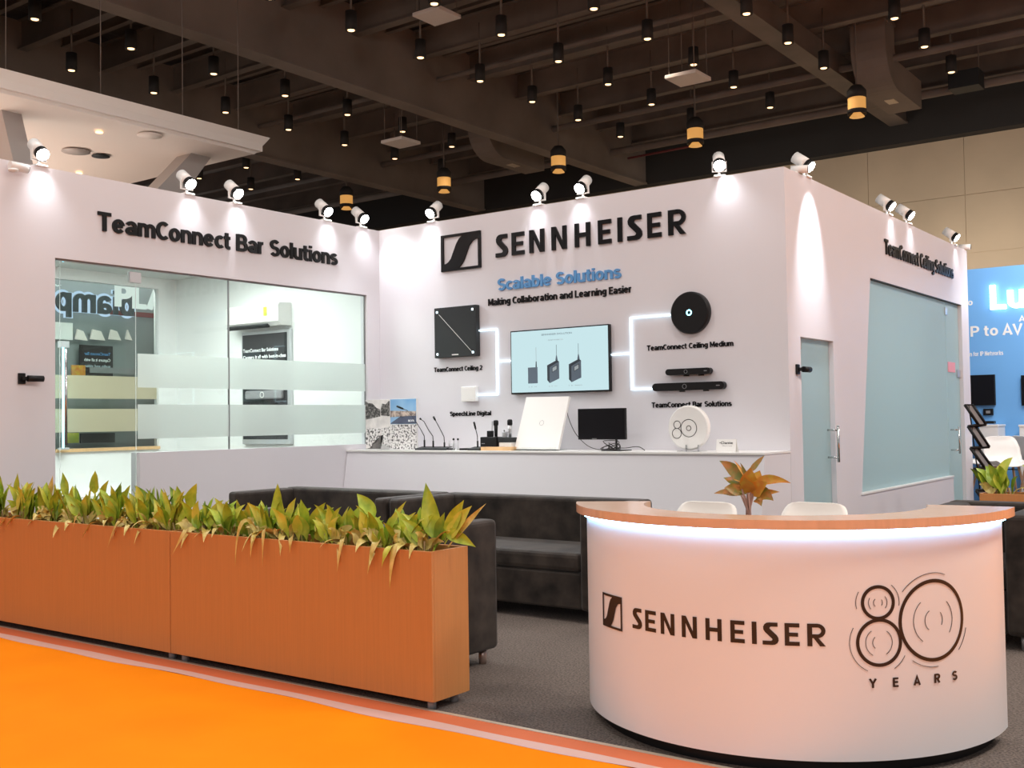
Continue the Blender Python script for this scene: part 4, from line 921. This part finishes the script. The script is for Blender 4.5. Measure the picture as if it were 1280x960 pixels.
# ================================================================== SPOTLIGHTS ON THE WALL TOPS
def spot_fixture(loc, rotz, label, power, pitch=38, beam=66, cone=105, ahead=0):
    t = thing('spotlight', label, 'spotlight', loc, None, True); t.rotation_euler = (0, 0, rotz)
    MB().box((-.06, -.055, 0), (.06, .055, .018), .004).build('base_plate', 'white', t)
    m = MB(); m.tube([(0, 0, .015), (0, 0, .06)], .012, 10); m.tube([(0, -.062, .06), (0, .062, .06)], .008, 8)
    for s in (-1, 1): m.box((-.012, s*.062-.005, .055), (.012, s*.062+.005, .15))
    m.build('bracket', 'white', t)
    q = math.radians(pitch); d = Vector((math.cos(q), 0, -math.sin(q))); c = Vector((0, 0, .15))
    def cyl(a, b, r0, r1): return MB().tube([c+d*a, c+d*b], [r0, r1], 24)
    h = cyl(-.105, .035, .054, .056).build('housing', 'white', t)
    cyl(.036, .085, .057, .057).build('trim_ring', 'black', t); cyl(.086, .094, .054, .050).build('lens', 'lens', t)
    l = bpy.data.lights.new('spot_beam', 'SPOT'); l.energy = power; l.color = (.94, .965, 1); l.spot_size = math.radians(cone); l.spot_blend = .9; l.shadow_soft_size = .05
    o = bpy.data.objects.new('spot_beam', l); COL.objects.link(o); o.parent = t; o.location = c+d*.11+Vector((ahead, 0, 0))
    qb = math.radians(beam); bd = Vector((math.cos(qb), 0, -math.sin(qb))); o.rotation_euler = bd.to_track_quat('-Z', 'Y').to_euler()
    return t
S = SPOT_W
for Y, lab, pw in [(4.92, 'spotlight on the left wall top nearest the left edge of the photo', S), (6.42, 'spotlight above the letters Bar, first of the left wall pair by the canopy column', S), (6.99, 'spotlight on the left wall, second of the pair beside the canopy column', S), (8.22, 'spotlight on the left wall, third from the inner corner', S), (8.78, 'spotlight on the left wall nearest the inner corner', S)]:
    spot_fixture((XL-.045, Y, HW), 0, lab, pw)
for X, lab, pw in [(-7.75, 'spotlight on the back wall nearest the inner corner', S*1.5), (-6.308, 'spotlight on the back wall above the first name letters, left of a pair', S*.75), (-5.78, 'spotlight on the back wall above the middle name letters, right of a pair', S*.75), (-4.29, 'dazzling spotlight on the back wall above the last name letters', S*.75)]:
    spot_fixture((X, D+.045, HW), -PI/2 if X < -5 else -PI/2+.5, lab, pw)
for Y, lab, pw in [(9.62, 'spotlight on the right wall nearest the front corner', 221), (12.06, 'spotlight on the right wall, left of the pair above the lettering', S*.8), (12.78, 'spotlight on the right wall, right of the pair above the lettering', S*.8), (14.8, 'spotlight at the far end of the right wall', S*.8)]:
    spot_fixture((XRW-.045, Y, HW), 0, lab, pw, beam=(113 if pw == 221 else 66), cone=(52 if pw == 221 else 105), ahead=(.24 if pw == 221 else 0))

# security cameras and black wall devices
def cctv(loc, rotz, label):
    t = thing('security_camera', label, 'camera', loc, None, True); t.rotation_euler = (0, 0, rotz)
    MB().lathe([(0, 0), (.04, 0), (.04, .02), (0, .02)], (0, 0, 0), 18).build('base', 'white', t)
    MB().tube([(0, 0, .015), (.03, 0, .035)], .014, 10).build('joint', 'darkgrey', t)
    MB().tube([(-.03, 0, .05), (.12, 0, .04)], [.034, .036], 20).build('body', 'white', t); MB().tube([(.1205, 0, .04), (.126, 0, .0395)], [.033, .033], 20).build('lens', 'black', t)
cctv((XL+.06, 4.64, 3.50), PI/2, 'white bullet camera on the left wall near its first spotlight'); cctv((XRW-.05, 9.40, HW), .3, 'white bullet camera by the front corner of the right wall'); cctv((XRW-.05, 15.30, HW-.0), .2, 'white bullet camera at the far end of the right wall')
def wall_dev(X, Y, z, label):
    t = thing('wall_camera', label, 'camera', (X, Y, z)); MB().box((X, Y-.03, z-.045), (X+.02, Y+.03, z+.045), .004).build('mounting_plate', 'black', t)
    MB().box((X+.018, Y-.01, z-.015), (X+.05, Y+.05, z+.015), .003).build('arm', 'black', t); MB().tube([(X+.05, Y+.03, z), (X+.06, Y+.16, z)], [.026, .026], 16).build('body', 'black', t); MB().tube([(X+.0601, Y+.1605, z), (X+.0603, Y+.163, z)], .02, 16).build('lens', 'grey', t)
wall_dev(XL, 4.74, 1.80, 'small black bullet camera sticking out of the left wall'); wall_dev(XRW, 9.22, 1.81, 'small black bullet camera beside the narrow teal door')

# ================================================================== INSIDE THE LEFT ROOM
YW = D-.012
t = thing('air_conditioner', 'white split air conditioner on the meeting room wall', 'air conditioner', (-10.5, YW, 2.62))
mb = MB(); prof = [(0, 0), (-.16, .0), (-.215, .05), (-.22, .24), (-.19, .275), (0, .28)]; xa, xb = -11.0, -10.02
mb.prism([(xa, YW+y, 2.60+z) for y, z in prof], (xb-xa, 0, 0)); mb.build('casing', 'white', t)
MB().prism([(xa+.02, YW-.17, 2.597), (xb-.2, YW-.17, 2.597), (xb-.2, YW-.21, 2.625), (xa+.02, YW-.21, 2.625)], (0, -.012, -.02)).build('louvre', 'darkgrey', t)
MB().box((-10.28, YW-.224, 2.72), (-10.22, YW-.219, 2.83)).build('energy_label', 'leaf_y', t)
t = thing('wall_display', 'tall screen panel with lettering on the meeting room wall below the air conditioner', 'display', (-10.45, YW, 1.14)); dx0, dx1 = -10.90, -10.0
MB().box((dx0, YW-.05, 1.14), (dx1, YW, 2.56), .004).build('frame', 'silver', t); MB().box((dx0+.02, YW-.053, 1.20), (dx1-.05, YW-.048, 2.52)).build('display', 'darkgrey', t)
for i, s in enumerate(['TeamConnect Bar Solutions', 'Capture it all with best-in-class', 'audio and dynamic video']): put_text('display_line', s, (dx0+.03, YW-.0535, 2.30-i*.085), XR, ZU, [.66, .80, .62][i], .045, .001, 'whitepaint', t, .03)
MB().box((dx0+.12, YW-.11, 1.70), (dx1-.1, YW-.05, 1.81), .02).build('video_bar', 'grey', t)
MB().ring((-10.45, YW-.112, 1.755), XR, ZU, .03, .038, (0, .003, 0), n=24).build('lens_ring', 'white', t)
MB().box((-10.3, YW-.1, 1.61), (-10.22, YW-.05, 1.66), .004).build('socket', 'black', t)
# added board beyond the dark window, built in place of the reflection in its glass
sb = thing('reflection_board', 'dark grey board with mirrored glowing letters, standing in for a reflection in the meeting room glass', 'reflection board', (-12.95, 8.3, 0))
MB().box((-13.0, 6.6, .5), (-12.92, 9.9, 3.7)).build('board', 'reflgrey', sb)
LX = -12.80
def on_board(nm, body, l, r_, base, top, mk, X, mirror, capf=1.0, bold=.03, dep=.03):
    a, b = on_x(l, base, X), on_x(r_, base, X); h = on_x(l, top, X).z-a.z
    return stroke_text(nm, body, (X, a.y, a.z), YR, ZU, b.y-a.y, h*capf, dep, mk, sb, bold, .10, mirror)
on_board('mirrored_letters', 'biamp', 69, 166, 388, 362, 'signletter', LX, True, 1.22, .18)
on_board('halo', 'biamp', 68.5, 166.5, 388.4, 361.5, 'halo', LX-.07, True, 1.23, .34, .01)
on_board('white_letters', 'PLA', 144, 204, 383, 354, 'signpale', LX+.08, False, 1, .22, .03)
MB().box((LX-.05, on_x(140, 395, LX).y, on_x(140, 393, LX).z), (LX-.03, 9.1, on_x(140, 387, LX).z)).build('red_band', 'red', sb)
MB().box((LX, on_x(66, 424, LX).y, on_x(70, 424, LX).z), (LX+.02, on_x(90, 424, LX).y, on_x(90, 404, LX).z)).build('white_notice', 'white', sb)
mb = MB()
for k, (a, b) in enumerate([(93, 108), (112, 130), (135, 150), (156, 164)]):
    A, B = on_x(a, 424, LX), on_x(b, 424, LX); mb.prism([(LX, A.y, A.z), (LX, B.y, B.z-.02), (LX, B.y-.06, B.z+.10), (LX, A.y+.03, A.z+.13)], (.03, 0, 0))
mb.build('white_shapes', 'canopy', sb)
A, B = on_x(99, 470, LX), on_x(140, 433, LX); MB().box((LX, A.y, A.z), (LX+.02, B.y, B.z)).build('dark_screen', 'ink', sb)
for i, s in enumerate(['TeamConnect Bar', 'Capture it all with', 'audio and video']): put_text('mirrored_line', s, (LX+.02, A.y+.06, B.z-.13-i*.08), YR, ZU, .38, .04, .001, ['blue', 'whitepaint', 'tvpale'][i], sb, .02, True)
A, B = on_x(87, 469, LX), on_x(104, 457, LX); MB().box((LX+.03, A.y, A.z), (LX+.05, B.y, B.z)).build('picture_print', 'leaf_o', sb)
A, B = on_x(110, 466, LX), on_x(172, 461, LX); MB().box((LX+.03, A.y, A.z), (LX+.05, B.y, B.z)).build('grey_shelf', 'grey', sb)
A, B = on_x(80, 554, LX), on_x(96, 541, LX); MB().box((LX+.03, A.y, A.z), (LX+.05, B.y, B.z)).build('picture_print', 'leaf_y', sb)
A, B = on_x(98, 554, LX), on_x(141, 541, LX); MB().box((LX+.03, A.y, A.z), (LX+.05, B.y, B.z)).build('dark_screen', 'ink', sb)
for sY in (7.0, 8.0, 9.0): MB().box((-13.1, sY-.03, 0), (-13.0, sY+.03, 3.0)).build('post', 'reflgrey', sb)
t = thing('tube_light', 'upright cyan light tube at the left edge of the glass front', 'light', (-12.2, 7.30, 1.12)); MB().tube([(-12.2, 7.30, 1.14), (-12.2, 7.30, 2.36)], .012, 10).build('tube', 'ledcyan', t)
mb = MB(); mb.box((-12.24, 7.25, 2.36), (-12.16, 7.36, 2.44), .004); mb.box((-12.24, 7.25, 1.115), (-12.16, 7.36, 1.14), .004); mb.build('end_cap', 'silver', t)
t = MB().box((RX+.002, 7.30, .50), (RX+.28, 8.42, .54), .004).build('wall_ledge', 'white'); MB().box((RX+.002, 7.30, 0), (RX+.26, 8.42, .50)).build('front_panel', 'white', t, (RX+.1, 7.9, 0)); tag(t, 'low white ledge under the dark meeting room window', 'ledge')

# ================================================================== CANOPY AT LEFT
t = thing('canopy', 'white canopy slab on slanted columns behind the left wall', 'canopy', (-16, 6, 0))
CXX = -12.5
mb = MB(); mb.prism([(CXX, -2, 5.72), (CXX, 10.86, 5.72), (CXX-.12, 10.66, 5.455), (CXX-.12, -2, 5.455)], (-.05, 0, 0)); mb.build('fascia', 'canopy', t)
MB().box((-22, -2, 5.50), (CXX-.05, 10.75, 5.70)).build('slab', 'canopy', t); MB().box((-21.9, -2, 5.458), (CXX-.128, 10.655, 5.49)).build('soffit', 'canopy', t)
for tl, tr, bl, br in (((-2, 122), (23, 126), (17, 202), (41, 204)), ((247, 183), (273, 184), (195, 238), (232, 240))):
    X_ = -13.3; a, b, c, d = (on_x(*q, X_) for q in (tl, tr, bl, br))
    def down(p, q, z): return p+(q-p)*((z-p.z)/(q.z-p.z))
    MB().prism([down(a, c, 5.458), down(b, d, 5.458), down(b, d, 0), down(a, c, 0)], (-.35, 0, 0)).build('column', 'canopycol', t)
for (px, py, r, mk) in ((95, 189, .20, 'canopycol'), (126, 195, .13, 'darkgrey'), (124, 165, .05, 'dl'), (187, 169, .17, 'canopy'), (99, 216, .05, 'dl')):
    p = on_z(px, py, 5.44); MB().lathe([(0, 0), (r, 0), (r, -.012), (0, -.012)], (p.x, p.y, 5.44), 24).build('soffit_fitting', mk, t)
for y in (5.6, 6.9, 8.2, 9.5, 10.5): MB().tube([(CXX-.3, y, 5.7), (CXX-.3, y, 9.0)], .008, 6).build('hanger_rod', 'steel', t)

# ================================================================== CEILING FITTINGS
def downlight(loc, label):
    t = thing('downlight', label, 'ceiling light', loc, 'black cylinder downlights under the hall ceiling', True)
    MB().lathe([(0, .34), (.10, .34), (.105, .0), (.09, .0), (.085, .03), (0, .03)], (0, 0, 0), 20).build('body', 'fascia', t)
    MB().lathe([(0, .004), (.06, .004), (.06, .028), (0, .028)], (0, 0, 0), 16).build('lens', 'dl', t)
    MB().tube([(0, 0, .34), (0, 0, 1.2)], .02, 6).build('hanger', 'steel', t)
    l = bpy.data.lights.new('downlight_beam', 'SPOT'); l.energy = 95; l.color = (1, .84, .68); l.spot_size = 1.9; l.spot_blend = .8; l.shadow_soft_size = .08
    o = bpy.data.objects.new('downlight_beam', l); COL.objects.link(o); o.parent = t; o.location = (0, 0, -.02)
    return t
ROWS = [('row beyond the second wide girder', -22.50, (4, 5)), ('farthest left row beyond the second wide girder', -24.48, (5, 6)), ('row just right of the second wide girder', -18.82, (1, 2, 3, 4, 5, 6, 7)), ('row just left of the first wide girder', -16.9, (0, 1, 2, 3, 4, 5, 6)),
        ('row just right of the first wide girder', -13.16, (1, 2, 3, 4, 5, 6, 7)), ('second row right of the first wide girder', -11.26, (2, 3, 4, 5, 6, 7)), ('row just left of the narrow girder', -9.33, (3, 4, 5, 6, 7)), ('row just right of the narrow girder', -7.42, (4, 5, 6)), ('second row right of the narrow girder', -5.5, (5, 6, 7))]
ORD = ['nearest', 'second', 'third', 'fourth', 'fifth', 'sixth', 'seventh']
YS = [9.61, 11.44, 13.27, 15.09, 16.9, 18.71, 20.52, 22.4]; proto = None
for nm, X, ks in ROWS:
    for j, k in enumerate(ks):
        lab = 'black cylinder downlight, %s in the %s' % ('farthest' if j == len(ks)-1 else ORD[j], nm)
        if X == -22.50: k = k+1 if k == 4 else k+1
        loc = (X, YS[k] if X != -24.48 else YS[k], 8.2)
        if proto is None: proto = downlight(loc, lab)
        else: dup(proto, lab, loc)
# amber reflector lamps in a row near the far fascia
proto = None
for (px, py), lab in zip([(433, 250), (555, 228), (698, 202), (869, 168), (1071, 130)], ['amber pendant lamp farthest left, above the inner corner spotlights', 'amber pendant lamp second from the left, over the emblem sign', 'amber pendant lamp over the pair of back wall spotlights', 'amber pendant lamp above the dazzling spotlight', 'largest amber pendant lamp, below the big ceiling duct']):
    p = on_y(px, py, 21.0)
    if proto is None:
        proto = thing('pendant_lamp', lab, 'pendant lamp', (p.x, p.y, p.z), 'amber pendant lamps', True)
        MB().lathe([(.20, .13), (.20, -.14)], (0, 0, 0), 24).build('reflector', 'amber', proto); MB().lathe([(0, .45), (.12, .42), (.215, .30), (.215, .13), (0, .13)], (0, 0, 0), 24).build('cap', 'fascia', proto)
        MB().lathe([(.215, -.14), (.215, -.24), (.19, -.24), (.19, -.14)], (0, 0, 0), 24).build('rim', 'fascia', proto); MB().lathe([(.02, -.13), (.17, -.30), (0, -.31)], (0, 0, 0), 24).build('bulb_cone', 'amber', proto); MB().tube([(0, 0, .44), (0, 0, 3.0)], .02, 6).build('hanger', 'steel', proto); proto.scale = (.86, .86, .86)
    else: dup(proto, lab, p)
# flat white panels hung on rods
proto = None
for (px, py, z), lab in zip([(860, 100, 7.5), (501, 180, 7.5), (546, 22, 8.6)], ['white flat panel hanging near the narrow girder', 'white flat panel hanging left over the left wall', 'dim flat panel at the top of the photo near the first girder']):
    p = on_z(px, py, z)
    if proto is None:
        proto = thing('hanging_panel', lab, 'ceiling panel', p, 'flat panels hung from the ceiling', True); MB().box((-.31, -.31, 0), (.31, .31, .07), .01).build('panel', 'canopy', proto)
        for sx in (-1, 1):
            for sy in (-1, 1): MB().tube([(sx*.25, sy*.25, .06), (sx*.25, sy*.25, 1.95)], .008, 5).build('rod', 'steel', proto)
    else: dup(proto, lab, p)
# ducts: drop from the deck, bend, run to the far fascia
def duct(x0, x1, y, zlow, dep, label, yend, r=.9):
    t = thing('air_duct', label, 'duct', ((x0+x1)/2, y, zlow)); rows = []; path = [(y, 9.7, 0)]
    for i in range(9):
        a = PI/2*i/8; path.append((y+r-r*math.cos(a), zlow+dep/2+r-r*math.sin(a), a))
    path.append((yend, zlow+dep/2, PI/2))
    for (py, pz, a) in path:
        ny, nz = math.cos(a), math.sin(a)   # outward (bottom) direction of the bend
        rows.append([(x0, py-ny*dep/2, pz-nz*dep/2), (x1, py-ny*dep/2, pz-nz*dep/2), (x1, py+ny*dep/2, pz+nz*dep/2), (x0, py+ny*dep/2, pz+nz*dep/2)])
    MB().grid(rows, False, True).build('duct_run', 'girder', t)
    MB().box((x0-.03, y-dep/2-.03, 9.25), (x1+.03, y+dep/2+.03, 9.32)).build('flange', 'steel', t); MB().box((x0+.25, y+1.0, zlow-.012), (x0+.45, y+1.35, zlow)).build('access_plate', 'alu', t)
duct(-7.2, -6.5, 21.75, 8.0, .6, 'large grey air duct bending down from the ceiling at upper right', 23.9, .55)
duct(-16.72, -16.1, 21.2, 8.0, .55, 'grey air duct bending down left of the first wide girder', 23.4, .5)
t = thing('speaker_box', 'dark box hanging on rods left of the top right corner', 'ceiling box', (-4.9, 23, 8.1)); p = on_z(1208, 112, 8.1); t.location = p
MB().box((p.x-.3, p.y-.25, p.z), (p.x+.3, p.y+.25, p.z+.35), .01).build('housing', 'darkgrey', t)
for sx in (-1, 1): MB().tube([(p.x+sx*.25, p.y, p.z+.3), (p.x+sx*.25, p.y, 9.78)], .012, 6).build('rod', 'steel', t)
def pipe(a, b, r, mk, label):
    o = MB().tube([a, b], r, 8).build('ceiling_pipe', mk); tag(o, label, 'pipe')
pipe(on_y(785, 198, 24.8), on_y(873, 181, 24.8), .03, 'red', 'thin red pipe under the ceiling left of the dazzling spotlight'); pipe((-34, 17.6, 8.75), (10, 17.6, 8.75), .06, 'steel', 'dark ceiling pipe crossing the hall nearer the camera'); pipe((-34, 22.0, 8.6), (10, 22.0, 8.6), .08, 'steel', 'dark ceiling pipe crossing the hall farther from the camera'); pipe((-34, 24.8, 8.55), (10, 24.8, 8.55), .10, 'girder', 'wide dark pipe running along the far black fascia')

# ================================================================== NEIGHBOURING STAND AT FAR RIGHT
NY = 17.424
nb = thing('exhibition_wall', 'bright blue exhibition wall with white lettering at far right', 'exhibition wall', (-1, NY, 0)); MB().box((-5.2, NY, 0), (4, NY+.12, 3.6)).build('wall_panel', 'bluewall', nb)
def nb_text(nm, body, l, r_, base, top, mk, bold=.03, dep=.02):
    a, b = on_y(l, base, NY), on_y(r_, base, NY); h = on_y(l, top, NY).z-a.z; stroke_text(nm, body, a, XR, ZU, b.x-a.x, h, dep, mk, nb, .175)
nb_text('glowing_letters', 'Lum', 1239, 1318, 387, 357, 'signwhite', .06, .05); nb_text('wall_letters', 'P to AV Bridge', 1213.5, 1345, 421, 408, 'whitepaint', .05, .004); nb_text('wall_letters', 'o', 1210, 1216, 382, 374, 'whitepaint', .05, .004); nb_text('wall_letters', 'AV', 1274, 1290, 402, 395, 'whitepaint', .05, .004); nb_text('wall_letters', 'n for IP Networks', 1212.5, 1254, 445.5, 440, 'whitepaint', .03, .003)
for a, b, lab in ((1213, 1243, 'black wall screen on the blue wall, the left one'), (1277, 1310, 'black wall screen on the blue wall, cut by the right edge of the photo')):
    A, B = on_y(a, 507, NY-.06), on_y(b, 468, NY-.06); t = thing('wall_screen', lab, 'screen', ((A.x+B.x)/2, NY, A.z)); MB().box((A.x, NY-.06, A.z), (B.x, NY, B.z), .006).build('frame', 'black', t); MB().box((A.x+.012, NY-.062, A.z+.012), (B.x-.012, NY-.058, B.z-.012)).build('display', 'screenoff', t)
A = on_y(1236, 515, NY); t = thing('wall_socket', 'small black box on the blue wall below the left screen', 'socket', A); MB().box((A.x-.07, NY-.05, A.z-.05), (A.x+.07, NY, A.z+.05), .006).build('housing', 'black', t); MB().box((A.x-.03, NY-.053, A.z-.02), (A.x+.03, NY-.048, A.z+.02)).build('socket_face', 'grey', t)
for a, b, lab in ((1224, 1247, 'white pedestal below the left wall screen'), (1274, 1300, 'white pedestal at the right edge of the photo')):
    A, B = on_y(a, 531, NY-.5), on_y(b, 531, NY-.5); t = thing('display_pedestal', lab, 'pedestal', ((A.x+B.x)/2, NY-.25, 0)); MB().box((A.x, NY-.5, 0), (B.x, NY-.02, A.z-.03), .004).build('cabinet', 'white', t); MB().box((A.x-.01, NY-.51, A.z-.03), (B.x+.01, NY-.02, A.z), .004).build('top', 'white', t)
A = on_y(1229, 528, NY-.3); t = thing('desk_microphone', 'small black device with a thin neck on the white pedestal', 'microphone', A); MB().box((A.x-.05, NY-.36, A.z-.02), (A.x+.16, NY-.22, A.z+.02), .006).build('base', 'black', t); MB().tube([(A.x-.03, NY-.3, A.z), (A.x-.05, NY-.3, A.z+.12), (A.x-.11, NY-.3, A.z+.18)], .006, 6).build('neck', 'black', t)
for px, py, tt, rz, lab in ((1259, 584, 14.4, .55, 'white shell bar chair nearest, behind the far right planter'), (1237, 581, 15.4, -.6, 'white shell bar chair left of the nearest one, by the blue wall'), (1297, 581, 15.0, 2.3, 'white shell bar chair behind the nearest one, at the right edge')):
    p = CAMP+ray(px, py)*tt; shell_chair((p.x, p.y, 0), rz, lab, seat_h=p.z+.03, matk='white', hb=.38)
p = CAMP+ray(1318, 572)*13.9; t = thing('bar_table', 'white round bar table between the shell bar chairs', 'table', (p.x, p.y, 0)); MB().lathe([(0, p.z+.0), (.30, p.z), (.30, p.z+.03), (0, p.z+.03)], (p.x, p.y, 0), 32).build('table_top', 'white', t); MB().lathe([(.20, 0), (.20, .02), (.03, .05), (.03, p.z)], (p.x, p.y, 0), 20).build('pedestal', 'white', t)
# zigzag brochure stand
t = thing('brochure_stand', 'black zigzag folding brochure stand at the end of the right wall', 'brochure stand', (-2.75, 11.65, 0)); TZ = 10.9
zig = [(1206, 506), (1223, 531), (1210, 533), (1227, 559), (1213, 560), (1231, 585), (1217, 586), (1233, 612), (1220, 613)]
pl = [CAMP+ray(*q)*TZ for q in zig]; pl.append(Vector((pl[-1].x+.15, pl[-1].y, pl[-1].z-.22))); pl.append(Vector((pl[-2].x, pl[-2].y, .02)))
wv = Vector((.035, .045, 0))
for i in range(0, len(pl)-1, 2):
    a, b = pl[i], pl[i+1]; m = MB(); m.prism([a, b, b+wv*1.6, a+wv*1.6], (0, .012, 0)); m.build('tray', 'grey', t)
m = MB()
for a, b in zip(pl, pl[1:]): m.tube([a, b], .015, 6); m.tube([a+wv*1.6, b+wv*1.6], .015, 6)
for a in pl: m.tube([a, a+wv*1.6], .008, 6)
for i in range(0, len(pl)-3, 2): m.tube([pl[i+1], pl[i+2]], .010, 6); m.tube([pl[i]+wv*.8, pl[i+2]+wv*.8], .007, 6)
m.build('scissor_frame', 'black', t); MB().box((pl[-1].x-.15, pl[-1].y-.12, 0), (pl[-1].x+.25, pl[-1].y+.2, .02), .004).build('foot', 'black', t)
for o in list(bpy.data.objects):
    if '_local' in o: del o['_local']
